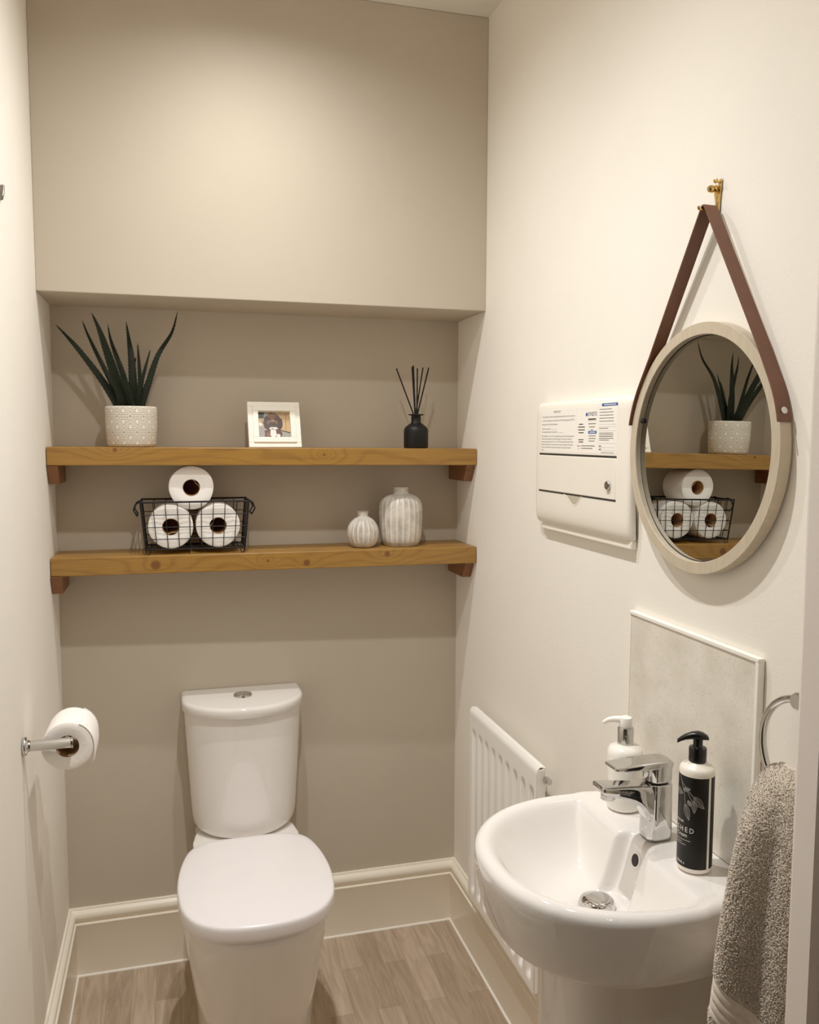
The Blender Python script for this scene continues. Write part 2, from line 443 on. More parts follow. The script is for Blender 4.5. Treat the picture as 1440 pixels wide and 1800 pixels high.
LV = [([(.160,-.078,1.445),(.153,-.078,1.463),(.121,-.08,1.518),(.076,-.085,1.582),(.049,-.09,1.615),(.023,-.095,1.644)], .0165),
 ([(.168,-.075,1.445),(.163,-.075,1.463),(.133,-.06,1.531),(.107,-.045,1.586),(.088,-.04,1.63),(.076,-.035,1.663)], .0120),
 ([(.174,-.088,1.445),(.170,-.09,1.462),(.151,-.11,1.532),(.134,-.13,1.592),(.121,-.14,1.633),(.107,-.145,1.667)], .0225),
 ([(.184,-.07,1.445),(.184,-.07,1.463),(.168,-.055,1.532),(.151,-.043,1.583),(.14,-.038,1.619),(.134,-.034,1.656)], .0140),
 ([(.189,-.083,1.445),(.189,-.085,1.463),(.191,-.09,1.52),(.188,-.08,1.578),(.183,-.07,1.620),(.178,-.065,1.660)], .0200),
 ([(.196,-.085,1.445),(.2,-.088,1.463),(.207,-.1,1.514),(.207,-.11,1.551),(.206,-.115,1.580),(.205,-.12,1.605)], .0095),
 ([(.198,-.08,1.445),(.202,-.08,1.463),(.21,-.08,1.509),(.218,-.075,1.543),(.226,-.072,1.572),(.233,-.07,1.596)], .0088),
 ([(.203,-.084,1.445),(.209,-.085,1.463),(.227,-.085,1.515),(.250,-.078,1.581),(.283,-.066,1.637),(.298,-.060,1.690)], .0160),
 ([(.188,-.095,1.445),(.186,-.098,1.463),(.176,-.120,1.51),(.164,-.145,1.55),(.152,-.165,1.580)], .0130),
 ([(.180,-.065,1.445),(.181,-.062,1.463),(.186,-.050,1.515),(.192,-.042,1.555),(.198,-.036,1.580)], .0115)]
for pts, w in LV:
    w *= 1.2
    P = spline(pts, 7); N = len(P); rings = []
    pass
    for i, p in enumerate(P):
        tt = i/(N-1); d = (P[min(i+1,N-1)]-P[max(i-1,0)]).normalized()
        side = d.cross(Vector((0,-1,0.15))).normalized(); nrm = side.cross(d).normalized()
        ww = w*(1-tt**1.6)*(.8+.2*min(1, tt*5)) + .0006; th = ww*.38
        rings.append([p+side*ww*.5*c_ + nrm*th*s_ for c_, s_ in ((-1,0),(-.6,.28),(0,.12),(.6,.28),(1,0),(.6,-.75),(0,-1),(-.6,-.75))])
        if 4 < i < N-3 and i % 1 == 0 and w > .01:
            for sg in (-1, 1):
                q = p+side*ww*.5*sg; k = .0022
                vs = [bm.verts.new(q - d*.0016 - side*sg*.001), bm.verts.new(q + d*.0016 - side*sg*.001), bm.verts.new(q + side*sg*k + d*.0018), bm.verts.new(q + nrm*.0012 - side*sg*.001)]
                for f in ((0,1,2),(0,2,3),(1,3,2)): bm.faces.new([vs[z] for z in f])
    loft(bm, rings)
obj('leaves', bm, 'aloe', t, 50)

# ------------------------------------------------------------------ photo frame (leans back)
fx, fy = .5275, -.106; fz = zs1(fx)+.0012
t = thing('photo_frame', 'small white picture frame holding a brown dog photo, leaning on the upper shelf', 'picture frame', (fx, fy, fz))
ORG[t.name] = Vector((0,0,0)); t.rotation_euler = (math.radians(-20), 0, math.radians(1.5))
FW, FH = .131, .121
def ringframe(bm, x0, x1, z0, z1, w, y0, y1):
    for a, b, c_, d in ((x0, x1, z1-w, z1), (x0, x1, z0, z0+w), (x0, x0+w, z0+w, z1-w), (x1-w, x1, z0+w, z1-w)):
        box(bm, a, b, y0, y1, c_, d)
bm = B(); ringframe(bm, -FW/2, FW/2, 0, FH, .0125, 0, .015); obj('outer_frame', bm, 'white_frame', t, bevel=.0012)
bm = B(); ringframe(bm, -FW/2+.0122, FW/2-.0122, .0122, FH-.0122, .0135, -.004, .012); obj('inner_frame', bm, 'white_frame', t, bevel=.001)
bm = B(); box(bm, -FW/2+.004, FW/2-.004, .0122, .0145, .004, FH-.004); obj('back_board', bm, 'card', t)
bm = B(); prism(bm, [(.0145,.085),(.0145,.080),(.0545,.0225),(.0565,.0255)], -.018, .018, 'X'); obj('easel_leg', bm, 'card', t)
PM = [mat('photo_'+n, c, .35) for n, c in (('oak',(196,160,112)),('floor',(150,146,140)),('brown',(84,50,34)),('dark',(46,28,22)),('white',(226,224,222)),('tan',(122,78,50)),('slate',(44,44,48)),('rail',(150,112,70)))]
bm = B(); x0, x1, z0, z1 = -.0395, .0395, .0262, FH-.0262
pw, ph = x1-x0, z1-z0
def ph_poly(pts, mi, lay):
    vs = [bm.verts.new((x0+u*pw, .0085-lay*.00012, z0+v*ph)) for u, v in pts]
    bm.faces.new(vs).material_index = mi
def blob(cx, cy, rx, ry, mi, lay, seed=0, jag=.12, n=26):
    rr = random.Random(seed); ph_poly([(min(1,max(0,cx+rx*math.cos(a)*(1+jag*(rr.random()-.5)*2))), min(1,max(0,cy+ry*math.sin(a)*(1+jag*(rr.random()-.5)*2)))) for a in [2*PI*k/n for k in range(n)]], mi, lay)
ph_poly([(0,0),(1,0),(1,1),(0,1)], 1, 0)
ph_poly([(.6,.36),(1,.24),(1,1),(.6,1)], 0, 1); ph_poly([(.86,.3),(.88,.3),(.9,.97),(.88,.97)], 7, 2); ph_poly([(.62,.36),(1,.24),(1,.2),(.62,.33)], 3, 2)
ph_poly([(.62,.9),(.97,.9),(.97,.93),(.62,.93)], 7, 2)
ph_poly([(0,.78),(.18,.78),(.2,1),(0,1)], 6, 1); ph_poly([(0,.45),(.2,.45),(.2,.77),(0,.77)], 0, 1); blob(.08,.55,.06,.07,4,2,5); blob(.14,.62,.04,.05,7,3,6)
ph_poly([(0,.2),(.2,.1),(.25,.42),(0,.44)], 1, 2)
blob(.44,.16,.27,.26,2,4,1); blob(.45,.70,.25,.29,2,5,2); blob(.27,.60,.10,.25,3,6,3); blob(.68,.58,.10,.23,3,6,4)
blob(.45,.62,.17,.17,5,7,8); blob(.44,.88,.14,.10,5,7,9); blob(.36,.73,.05,.035,3,8,10); blob(.56,.73,.05,.035,3,8,11)
blob(.45,.55,.13,.085,3,9,12); blob(.45,.57,.05,.03,6,10,13); blob(.46,.66,.05,.05,7,9,14)
blob(.47,.38,.13,.05,4,10,15); blob(.46,.20,.10,.19,4,10,16); blob(.62,.10,.06,.07,4,11,17); blob(.30,.12,.07,.11,5,11,18); blob(.66,.18,.08,.14,2,9,19)
obj('photograph', bm, PM, t, 0)

# ------------------------------------------------------------------ reed diffuser
dx_, dy_ = .8925, -.098; dz_ = zs1(dx_)+.0004
t = thing('reed_diffuser', 'matt black reed diffuser bottle with black sticks on the upper shelf', 'diffuser', (dx_, dy_, dz_))
bm = B(); lathe(bm, [(.001,0),(.0295,0),(.0315,.0015),(.0320,.004),(.0320,.044),(.0312,.049),(.028,.0545),(.021,.060),(.0145,.0645),(.0128,.0675),(.0125,.083),(.0128,.0845),(.0195,.0850),(.0200,.0865),(.0195,.0880),(.0125,.0884),(.0085,.0884),(.0085,.060),(.001,.060)], (dx_,dy_,dz_))
obj('bottle', bm, 'black_matt', t)
bm = B()
for (bx, by), (tx, ty, tz) in (((.003,0),(-.052,.005,.205)),((-.002,-.003),(-.011,-.012,.2125)),((.0,.004),(-.008,.012,.211)),((.001,-.004),(.0015,-.006,.206)),((-.004,.002),(.024,.02,.210)),((-.003,-.003),(.0325,-.004,.2085)),((-.002,.003),(.0275,-.016,.200))):
    tube(bm, [(dx_+bx, dy_+by, dz_+.063), (dx_+tx, dy_+ty, dz_+tz)], .0019, 8)
obj('reeds', bm, 'black_matt', t)

# ------------------------------------------------------------------ vases
def vase(label, x, y, prof, ribs, amp):
    z = Z2+.0002 - .0015*x/W
    t = thing('ribbed_vase', label, 'vase', (x, y, z), 'pale ribbed stoneware vases')
    P = [(p.x, p.y) for p in spline([Vector((a, b, 0)) for a, b in prof], 5)]
    top = P[-1][1]; neck = prof[-4][1]
    def fade(tt): return max(0, min(1, (tt-.004)/.012))*max(0, min(1, (neck-tt)/.02))
    bm = B(); n = ribs*8
    lathe(bm, P, (x,y,z), n=n, cap1=False, mod=lambda a, r, tt: amp*fade(tt)*(abs(math.cos(a*ribs/2))**.7-1))
    lay = bm.verts.layers.float.new('ridge')
    for v in bm.verts:
        a = math.atan2(v.co.y-y, v.co.x-x); tt = v.co.z-z
        v[lay] = fade(tt)*(abs(math.cos(a*ribs/2))**14)*.9
    obj('body', bm, 'vase', t, 60)
    bm = B(); r = prof[-1][0]; lathe(bm, [(r-.0002, top), (r-.0024, top-.0006), (r-.003, top-.02), (.001, top-.021)], (x,y,z), cap0=False, n=40); obj('mouth', bm, 'dark_gap' if 0 else 'vase', t)
vase('taller broad ribbed vase with grey glaze on the lower shelf', .8560, -.082,
     [(.001,0),(.040,0),(.0465,.004),(.053,.016),(.0565,.045),(.0575,.080),(.0560,.105),(.050,.121),(.038,.131),(.0235,.1355),(.0205,.139),(.0205,.150),(.0215,.1535)], 22, .0016)
vase('smaller round ribbed vase with cream glaze beside the taller vase', .7500, -.100,
     [(.001,0),(.022,0),(.029,.003),(.0365,.014),(.0408,.032),(.0395,.050),(.033,.064),(.024,.0735),(.0155,.0785),(.0135,.081),(.0135,.089),(.0150,.0925)], 18, .0014)

# ------------------------------------------------------------------ wire basket with rolls
bx0, bx1, by0, by1 = .213, .446, -.136, -.034       # at the bottom
tx0, tx1, ty0, ty1 = .203, .456, -.142, -.026       # at the rim
zb, zt = Z2+.0125, Z2+.1265
t = thing('wire_basket', 'black wire grid basket holding toilet rolls on the lower shelf', 'basket', ((bx0+bx1)/2, (by0+by1)/2, Z2))
def lerp(a, b, k): return a+(b-a)*k
def corner(sx, sy, k):
    return (lerp(bx0 if sx < 0 else bx1, tx0 if sx < 0 else tx1, k), lerp(by0 if sy < 0 else by1, ty0 if sy < 0 else ty1, k), lerp(zb, zt, k))
def onside(a, b, s, k):
    p, q = corner(*a, k), corner(*b, k); return tuple(lerp(p[i], q[i], s) for i in range(3))
SIDES = (((-1,-1),(1,-1),9), ((1,-1),(1,1),4), ((1,1),(-1,1),9), ((-1,1),(-1,-1),4))
bm = B()
for a, b, n in SIDES:
    for i in range(1, n): tube(bm, [onside(a, b, i/n, 0), onside(a, b, i/n, 1)], .0011, 6)
    for k in (.22, .47, .73): tube(bm, [onside(a, b, 0, k), onside(a, b, 1, k)], .0011, 6)
for i in range(1, 9): tube(bm, [onside((-1,-1),(1,-1), i/9, 0), onside((-1,1),(1,1), i/9, 0)], .0011, 6)
for i in range(1, 4): tube(bm, [onside((-1,-1),(-1,1), i/4, 0), onside((1,-1),(1,1), i/4, 0)], .0011, 6)
obj('wire_grid', bm, 'black_wire', t)
bm = B()
for k, r in ((0, .0019), (1, .0024)):
    tube(bm, [corner(*c, k) for c in ((-1,-1),(1,-1),(1,1),(-1,1))], r, 8, closed=False); tube(bm, [corner(-1,1,k), corner(-1,-1,k)], r, 8)
for c in ((-1,-1),(1,-1),(1,1),(-1,1)): tube(bm, [corner(*c, 0), corner(*c, 1)], .0022, 8)
obj('rim_frame', bm, 'black_wire', t)
for sx, sy in ((-1,-1),(1,-1),(1,1),(-1,1)):
    x, y, z = corner(sx, sy, 0); bm = B(); i = -sx
    tube(bm, spline([(x, y, z+.006), (x+i*.001, y, z-.006), (x+i*.004, y, Z2+.0012), (x+i*.008, y, Z2+.0012), (x+i*.011, y, z-.005), (x+i*.012, y, z+.004)], 4), .0011, 6)
    obj('foot', bm, 'black_wire', t)
for sx in (-1, 1):
    x = tx0 if sx < 0 else tx1; bm = B(); yc = (ty0+ty1)/2
    # hanging drop handle at each end
    path = [(x, yc-.030, zt), (x+sx*.012, yc-.032, zt-.006), (x+sx*.017, yc-.032, zt-.020), (x+sx*.009, yc-.030, zt-.034), (x+sx*.009, yc+.030, zt-.034), (x+sx*.017, yc+.032, zt-.020), (x+sx*.012, yc+.032, zt-.006), (x, yc+.030, zt)]
    tube(bm, path, .0019, 8)
    for yy in (-.030, .030): tube(bm, [(x-sx*.001, yc+yy-.006, zt+.001), (x-sx*.001, yc+yy+.006, zt+.001)], .0036, 8)
    obj('handle', bm, 'black_wire', t)

def roll_mesh(bm, c, R, r, L, n=56, squash=0., seed=0):
    """paper body, axis along Y, front face at -L/2; slightly uneven like wound tissue"""
    rr = random.Random(seed); c = Vector(c)
    ph = [rr.random()*6 for _ in range(4)]
    def rad(a, q): return q*(1 + .008*math.sin(3*a+ph[0]) + .005*math.sin(5*a+ph[1]) - squash*max(0, math.sin(a-.6))**6)
    prof = [(r, -L/2+.001), (lerp(r,R,.5), -L/2-.0004), (R-.003, -L/2), (R-.0006, -L/2+.0015), (R, -L/2+.004), (R, L/2-.004), (R-.0006, L/2-.0015), (R-.003, L/2), (r, L/2), (r, -L/2+.001)]
    rings = [[c + Vector((math.cos(2*PI*k/n)*rad(2*PI*k/n, q), y, math.sin(2*PI*k/n)*rad(2*PI*k/n, q))) for k in range(n)] for q, y in prof]
    loft(bm, rings, False, False)
def core_mesh(bm, c, r, L, n=40, dent=0.):
    c = Vector(c)
    def rad(a, q): return q*(1-dent*max(0, math.cos(a-.7))**8)
    prof = [(r, -L/2+.0012), (r-.0012, -L/2+.0008), (r-.0012, L/2-.0008), (r, L/2-.0012)]
    loft(bm, [[c + Vector((math.cos(2*PI*k/n)*rad(2*PI*k/n, q), y, math.sin(2*PI*k/n)*rad(2*PI*k/n, q))) for k in range(n)] for q, y in prof], False, False)
    # added card disc at the far end so the tube reads as a deep hole
    loft(bm, [[c + Vector((math.cos(2*PI*k/n)*(r-.0012), L/2-.004, math.sin(2*PI*k/n)*(r-.0012))) for k in range(n)]], True, False)
RG = 'spare toilet rolls in the basket'
RT = (.3210, -.084, 1.2630)
roll = thing('toilet_roll', 'white toilet roll lying on top of the two in the basket', 'toilet roll', RT, RG)
bm = B(); roll_mesh(bm, RT, .0525, .0205, .098, seed=2); obj('paper', bm, 'paper', roll)
bm = B(); core_mesh(bm, RT, .0206, .098, dent=.25); obj('core', bm, 'card', roll)
def copy_thing(src, loc, label, rot=0):
    r = src.copy(); C.objects.link(r); r.location = loc; r['label'] = label; r.rotation_euler = (0, rot, 0)
    for ch in src.children:
        c = ch.copy(); C.objects.link(c); c.parent = r
    return r
copy_thing(roll, (.2715, -.0845, 1.1695), 'white toilet roll inside the wire basket, nearer the left wall', 2.1)
copy_thing(roll, (.3825, -.0845, 1.1700), 'white toilet roll inside the wire basket, nearer the vases', 4.3)

# ------------------------------------------------------------------ toilet
tx = .4385
t = thing('toilet', 'white close coupled toilet with closed lid against the taupe wall', 'toilet', (tx, -.3, 0))
half = [(.0,-.200),(.070,-.2005),(.112,-.211),(.142,-.243),(.160,-.305),(.1685,-.375),(.1680,-.440),(.158,-.505),(.133,-.553),(.095,-.582),(.050,-.596),(.0,-.600)]
OUT = [Vector((a, b, 0)) for a, b in half] + [Vector((-a, b, 0)) for a, b in half[-2:0:-1]]
OUT = spline(OUT, 5, True)
def lidring(ins, z, dome=0):
    c = Vector((0, -.405, 0)); r = []
    for p in OUT:
        d = p-c; L = d.length; q = c + d*((L-ins)/L)
        r.append((tx+q.x, q.y, z))
    return r
bm = B()
rings = [lidring(.014,.379), lidring(.004,.379), lidring(.001,.380), lidring(0,.383), lidring(0,.4000), lidring(.0006,.4050), lidring(.0022,.4085), lidring(.006,.4105), lidring(.02,.4115), lidring(.06,.4128), lidring(.11,.4134)]
loft(bm, rings); obj('lid', bm, 'seat_plastic', t, 50)
bm = B(); loft(bm, [lidring(.010,.3745), lidring(.010,.3788)]); obj('seat_gap', bm, 'dark_gap', t) if 0 else bm.free()
bm = B(); rings = [lidring(.018,.3655), lidring(.016,.3665), lidring(.016,.3765), lidring(.018,.3789)]; loft(bm, rings); obj('seat', bm, 'seat_plastic', t, 50)
def dring(cx, hw, yb, ys, yf, z, n=28, e=2.3, hb=None):
    hb = hw if hb is None else hb
    """D-shaped ring: flat back at yb, straight sides to ys, superelliptic front reaching yf"""
    r = [(cx-hb, yb, z), (cx-hb, lerp(yb,ys,.40), z), (cx-lerp(hb,hw,.75), lerp(yb,ys,.75), z)]
    for k in range(n+1):
        a = PI - PI*k/n
        c_, s_ = math.cos(a), math.sin(a)
        r.append((cx + hw*math.copysign(abs(c_)**(2/e), c_), ys + (yf-ys)*abs(s_)**(2/e), z))
    r += [(cx+lerp(hb,hw,.75), lerp(yb,ys,.75), z), (cx+hb, lerp(yb,ys,.40), z), (cx+hb, yb, z)]
    return r
bm = B()
rings = [dring(tx,hw,yb,ys,yf,z,hb=hb) for hw,yb,ys,yf,z,hb in ((.128,-.022,-.33,-.500,.001,.10),(.127,-.022,-.33,-.503,.03,.10),(.133,-.022,-.34,-.528,.12,.105),(.146,-.022,-.36,-.555,.22,.11),(.157,-.022,-.38,-.577,.31,.118),(.1605,-.022,-.38,-.587,.350,.122),(.1600,-.022,-.38,-.588,.360,.122),(.156,-.022,-.38,-.584,.3655,.120),(.14,-.04,-.38,-.56,.3660,.110))]
loft(bm, rings); obj('pan', bm, 'ceramic', t, 60)
bm = B(); pr = [(tx-.095,-.02),(tx+.095,-.02),(tx+.124,-.105),(tx+.131,-.150),(tx+.128,-.212),(tx-.128,-.212),(tx-.131,-.150),(tx-.124,-.105)]
prism(bm, pr, .355, .3835, 'Z'); obj('cistern_platform', bm, 'ceramic', t, 40, bevel=.004)
cx = .4405
bm = B(); rings = []
for z, hw, yf in ((.3845,.088,-.150),(.3860,.103,-.160),(.3895,.114,-.166),(.397,.1235,-.1700),(.409,.1290,-.1725),(.426,.1320,-.174),(.46,.1342,-.1750),(.56,.1400,-.1770),(.64,.1445,-.1785),(.700,.1475,-.1795)):
    rings.append(dring(cx, hw, -.004, -.066, yf, z, e=2.05))
loft(bm, rings); obj('cistern', bm, 'ceramic', t, 60)
bm = B(); rings = [dring(cx,hw,-.003,-.066,yf,z,e=2.05) for z, hw, yf in ((.7005,.146,-.178),(.7005,.151,-.1895),(.702,.1525,-.1915),(.718,.1525,-.1915),(.7225,.1515,-.190),(.7255,.148,-.1865),(.7265,.142,-.180))]
loft(bm, rings); obj('cistern_lid', bm, 'ceramic', t, 60)
bm = B(); bc = (.4395, -.080, .7265)
lathe(bm, [(.0235,0),(.0235,.003),(.0225,.0045),(.0200,.0050),(.0195,.0036),(.001,.0036)], bc, n=40); ob = obj('flush_button', bm, 'chrome', t)
for s in (-1, 1):
    bm = B(); pts = [(bc[0]+s*.0012, bc[1]-.0175)] + [(bc[0]+s*(.0012+.0172*math.cos(a)), bc[1]+.0182*math.sin(a)) for a in [(-PI/2+PI*k/14) for k in range(1,14)]] + [(bc[0]+s*.0012, bc[1]+.0175)]
    prism(bm, pts, bc[2]+.003, bc[2]+.0056, 'Z'); obj('half_button', bm, 'steel', ob, 30, bevel=.0006)

# ------------------------------------------------------------------ roll holder on the left wall
hy, hz = -.572, .811
t = thing('toilet_roll_holder', 'chrome toilet roll holder arm on the left wall', 'toilet roll holder', (0, hy, hz))
bm = B(); lathe(bm, [(.001,.001),(.0165,.001),(.0170,.002),(.0170,.0055),(.0160,.007),(.0120,.0085),(.0100,.011),(.0098,.015),(.001,.015)], (0,hy,hz), (1,0,0), 40); obj('wall_plate', bm, 'chrome', t)
bm = B(); lathe(bm, [(.001,.012),(.0098,.012),(.0098,.0835),(.0102,.0838),(.0102,.0875),(.0095,.0885),(.001,.0885)], (0,hy,hz), (1,0,0), 40); obj('post', bm, 'chrome', t)
bm = B(); tube(bm, [(.0755,hy+.004,hz), (.0755,hy+.145,hz)], .0078, 20); lathe(bm, [(.001,0),(.0085,0),(.0085,.004),(.001,.006)], (.0755,hy+.145,hz), (0,1,0), 24); obj('arm', bm, 'chrome', t)
rc = (.0755, hy+.0655, hz-.0131)
t = thing('toilet_roll', 'part used toilet roll hanging on the chrome wall holder', 'toilet roll', rc)
bm = B(); roll_mesh(bm, rc, .0465, .0212, .098, seed=5)
obj('paper', bm, 'paper', t)
bm = B(); core = []
c = Vector(rc)
loft(bm, [[c + Vector((math.cos(2*PI*k/40)*q, y, math.sin(2*PI*k/40)*q)) for k in range(40)] for q, y in ((.0213,-.0478),(.0209,-.048),(.0209,.048),(.0213,.0478))], False, False)
obj('core', bm, 'card', t)
bm = B(); rows = []
for k in range(15):
    s = k/14
    if s < .45: a = lerp(1.1, 0.05, s/.45); p = (rc[0]+.0474*math.cos(a), rc[2]+.0474*math.sin(a))
    else: q = (s-.45)/.55; p = (rc[0]+.0474+.002*math.sin(q*3)-.003*q, rc[2]-.036*q)
    rows.append([(p[0]+.0012*math.sin(j*1.7+k*.4)*max(0,s-.4), lerp(rc[1]-.0495, rc[1]+.0495, j/8), p[1]+(.004*j/8 if k == 14 else 0)) for j in range(9)])
loft(bm, rows, False, False, closed=False); o = obj('loose_sheet', bm, 'paper', t, 60); sm = o.modifiers.new('thick', 'SOLIDIFY'); sm.thickness = .0009; sm.offset = 1

# ------------------------------------------------------------------ radiator
rx, ry0, ry1, rz0, rz1 = .996, -.6625, -.2450, .204, .703
t = thing('radiator', 'white ribbed panel radiator on the right wall behind the basin', 'radiator', (rx, (ry0+ry1)/2, rz0))
bm = B(); NC = 9; ny, nz = NC*20+9, 90
def sst(a, b, x): x = max(0, min(1, (x-a)/(b-a))); return x*x*(3-2*x)
g = []
pitch = (ry1-ry0-.016)/NC
for j in range(nz+1):
    # denser rows where the channels begin and end
    q = j/nz; z = rz0 + (rz1-rz0)*(q if 1 else 0)
    row = []
    for i in range(ny+1):
        y = ry0 + (ry1-ry0)*i/ny; u = ((y-ry0-.008)/pitch) % 1
        ch = sst(.16, .34, u)*(1-sst(.62, .74, u))
        ch *= sst(rz0+.020, rz0+.034, z)*(1-sst(rz1-.068, rz1-.052, z))
        if y < ry0+.008 or y > ry1-.008: ch = 0
        d = .013*ch
        if z > rz1-.014: d += .008*((z-(rz1-.014))/.014)**2.2
        row.append((rx+d, y, z))
    g.append(row)
loft(bm, g, False, False, closed=False)
obj('front_panel', bm, 'rad_paint', t, 70)
bm = B(); box(bm, rx+.0145, rx+.020, ry0+.001, ry1-.001, rz0, rz1-.002); box(bm, rx+.008, rx+.016, ry0+.002, ry1-.002, rz1-.004, rz1-.0005); box(bm, rx+.001, rx+.0155, ry0, ry0+.003, rz0, rz1-.006); box(bm, rx+.001, rx+.015, ry1-.003, ry1, rz0, rz1-.02); box(bm, rx+.001, rx+.015, ry0, ry1, rz0, rz0+.003)
obj('back_panel', bm, 'rad_paint', t, 30, bevel=.0015)
for yy in (ry0+.05, ry1-.05):
    for zz in (rz1-.075, rz0+.05):
        bm = B(); box(bm, rx+.020, W-.001, yy-.006, yy+.006, zz, zz+.022); obj('bracket', bm, 'rad_paint', t, 30, bevel=.001)
bm = B(); lathe(bm, [(.001,0),(.007,0),(.007,.012),(.0055,.0125),(.0055,.018),(.001,.018)], (rx+.021, ry0, rz1-.028), (0,-1,0), 20); obj('air_vent', bm, 'steel', t)
# ------------------------------------------------------------------ wash basin
BX, BY, ZR = .91, -1.141, .780
AU, AV, EN = .210, .195, 2.25
t = thing('wash_basin', 'white rounded wall basin on a ceramic pedestal below the tiled splashback', 'basin', (BX, BY, 0))
UW = -(W-.0015-BX)
def Fse(u, v, au, av, n=EN): return ((abs(u)/au)**n + (abs(v)/av)**n)**(1/n)
def smin(a, b, k): h = max(0, min(1, .5+.5*(b-a)/k)); return lerp(b, a, h) - k*h*(1-h)
def softp(s, k): return .5*(s + math.sqrt(s*s + k*k))
DB = .098
def basin_h(u, v):
    d = (1-Fse(u, v, AU, AV))*.2
    z = ZR; R = .016
    if d < R: z -= R - math.sqrt(max(0, R*R-(R-max(d,0))**2))
    s1 = (1-Fse(u-.004, v, AU-.030, AV-.028))*.18
    G = sst(-.042, -.026, v)*(1-sst(.026, .042, v))
    s2 = u + .019 + .020*G
    p1 = max(0, min(1, softp(s1, .010)/.120)); p2 = max(0, min(1, softp(s2, .006)/(.036)))
    e1 = 1-(1-p1)**2.4; e2 = 1-(1-p2)**2.0
    dep = max(0, smin(e1, e2, .10))
    off = 0
    return z - DB*dep + off
bm = B(); NA, NR = 200, 96; C0 = (.045, 0.0); rings = []; outl = []
for k in range(NA):
    a = 2*PI*k/NA; ca, sa = math.cos(a), math.sin(a); lo, hi = 0, .5
    for _ in range(40):
        m_ = (lo+hi)/2; u, v = C0[0]+ca*m_, C0[1]+sa*m_
        if Fse(u, v, AU, AV) < 1 and u > UW: lo = m_
        else: hi = m_
    outl.append(lo)
for j in range(1, NR+1):
    q = j/NR; q = 1-(1-q)**1.25; r = []
    for k in range(NA):
        a = 2*PI*k/NA; u, v = C0[0]+math.cos(a)*outl[k]*q, C0[1]+math.sin(a)*outl[k]*q
        r.append((BX-u, BY+v, basin_h(u, v)))
    rings.append(r)
zrim = ZR-.016
for z, ins in ((zrim-.012,.0005),(zrim-.035,.003),(zrim-.060,.008),(zrim-.078,.0130),(zrim-.088,.0165),(zrim-.094,.0205),(zrim-.0975,.027),(zrim-.098,.034),(zrim-.098,.07)):
    r = []
    for k in range(NA):
        a = 2*PI*k/NA; rad = outl[k]; u, v = C0[0]+math.cos(a)*rad, C0[1]+math.sin(a)*rad
        wall = u < UW+.002
        q = (rad-ins)/rad
        u2, v2 = C0[0]+math.cos(a)*rad*q, C0[1]+math.sin(a)*rad*q
        if wall: u2 = u
        r.append((BX-u2, BY+v2, z))
    rings.append(r)
loft(bm, rings); obj('bowl', bm, 'ceramic', t, 75)
bm = B(); rings = []
for z, hw, xf in ((.0005,.110,.800),(.02,.108,.802),(.3,.105,.805),(.55,.106,.803),(.64,.108,.801),(.6655,.110,.800)):
    r = [(W-.0015, BY-hw, z), (lerp(W,.9,.5), BY-hw, z)]
    for k in range(25):
        a = -PI/2 + PI*k/24; c_, s_ = math.cos(a), math.sin(a)
        r.append((.915-(.915-xf)*abs(c_)**.75, BY+hw*math.copysign(abs(s_)**.75, s_), z))
    r += [(lerp(W,.9,.5), BY+hw, z), (W-.0015, BY+hw, z)]
    rings.append(r)
loft(bm, rings); obj('pedestal', bm, 'ceramic', t, 60)
# click-clack waste and overflow hole
wu = .016; wz = basin_h(wu+.02, 0)
bm = B(); lathe(bm, [(.001,-.006),(.0275,-.006),(.0280,0),(.0272,.002),(.0262,.0035),(.0260,.0055),(.0245,.0082),(.020,.0105),(.012,.0120),(.001,.0125)], (BX-wu-.014, BY, wz+.003), n=48); obj('waste_plug', bm, 'chrome', t)
ou = None
for i in range(400):
    u = -.05 + i*.0002
    if basin_h(u, 0) < .748: ou = u; break
oz = basin_h(ou, 0); e = .001; gx = (basin_h(ou+e, 0)-basin_h(ou-e, 0))/(2*e)
nrm = Vector((-1*(-gx), 0, 1)).normalized(); nrm = Vector((gx, 0, 1)).normalized()   # world normal (x = BX-u)
nrm = Vector((-abs(nrm.x), 0, nrm.z))
bm = B(); lathe(bm, [(.0125,.0002),(.0122,.0012),(.0100,.0016),(.0092,.0010)], (BX-ou, BY, oz), nrm, 36, cap0=False, cap1=False); ov = obj('overflow_ring', bm, 'ceramic', t)
bm = B(); lathe(bm, [(.0095,.0008),(.0095,.0011),(.001,.0011)], (BX-ou, BY, oz), nrm, 36); obj('overflow_hole', bm, 'dark_gap', ov)

# ------------------------------------------------------------------ tap
ty = -1.140; tb = ZR+.0004
t = thing('basin_tap', 'chrome single lever mixer tap standing on the basin', 'tap', (.977, ty, tb))
txc = .9768
def sq(k, e):      # rounded-square parameter: cos/sin pushed towards the corners
    a = 2*PI*k; c_, s_ = math.cos(a), math.sin(a)
    return math.copysign(abs(c_)**(2/e), c_), math.copysign(abs(s_)**(2/e), s_)
def column(bm, rows, e=3.6, n=64):
    loft(bm, [[(txc+hx_*sq(k/n, e)[0], ty+hw_*sq(k/n, e)[1], z) for k in range(n)] for z, hx_, hw_ in rows])
def slab(bm, rows, e=4.5, n=48):
    loft(bm, [[(x, ty+hw_*sq(k/n, e)[0], (zt_+zb_)/2+(zt_-zb_)/2*sq(k/n, e)[1]) for k in range(n)] for x, zt_, zb_, hw_ in rows])
bm = B(); column(bm, [(tb,.0205,.0202),(tb+.0015,.0212,.0208),(tb+.006,.0212,.0208),(tb+.03,.0206,.0203),(.845,.0202,.0200),(.8665,.0200,.0199),(.8680,.0196,.0195),(.8688,.0186,.0186)])
tbody = obj('body', bm, 'chrome', t, 60)
bm = B(); rows = []
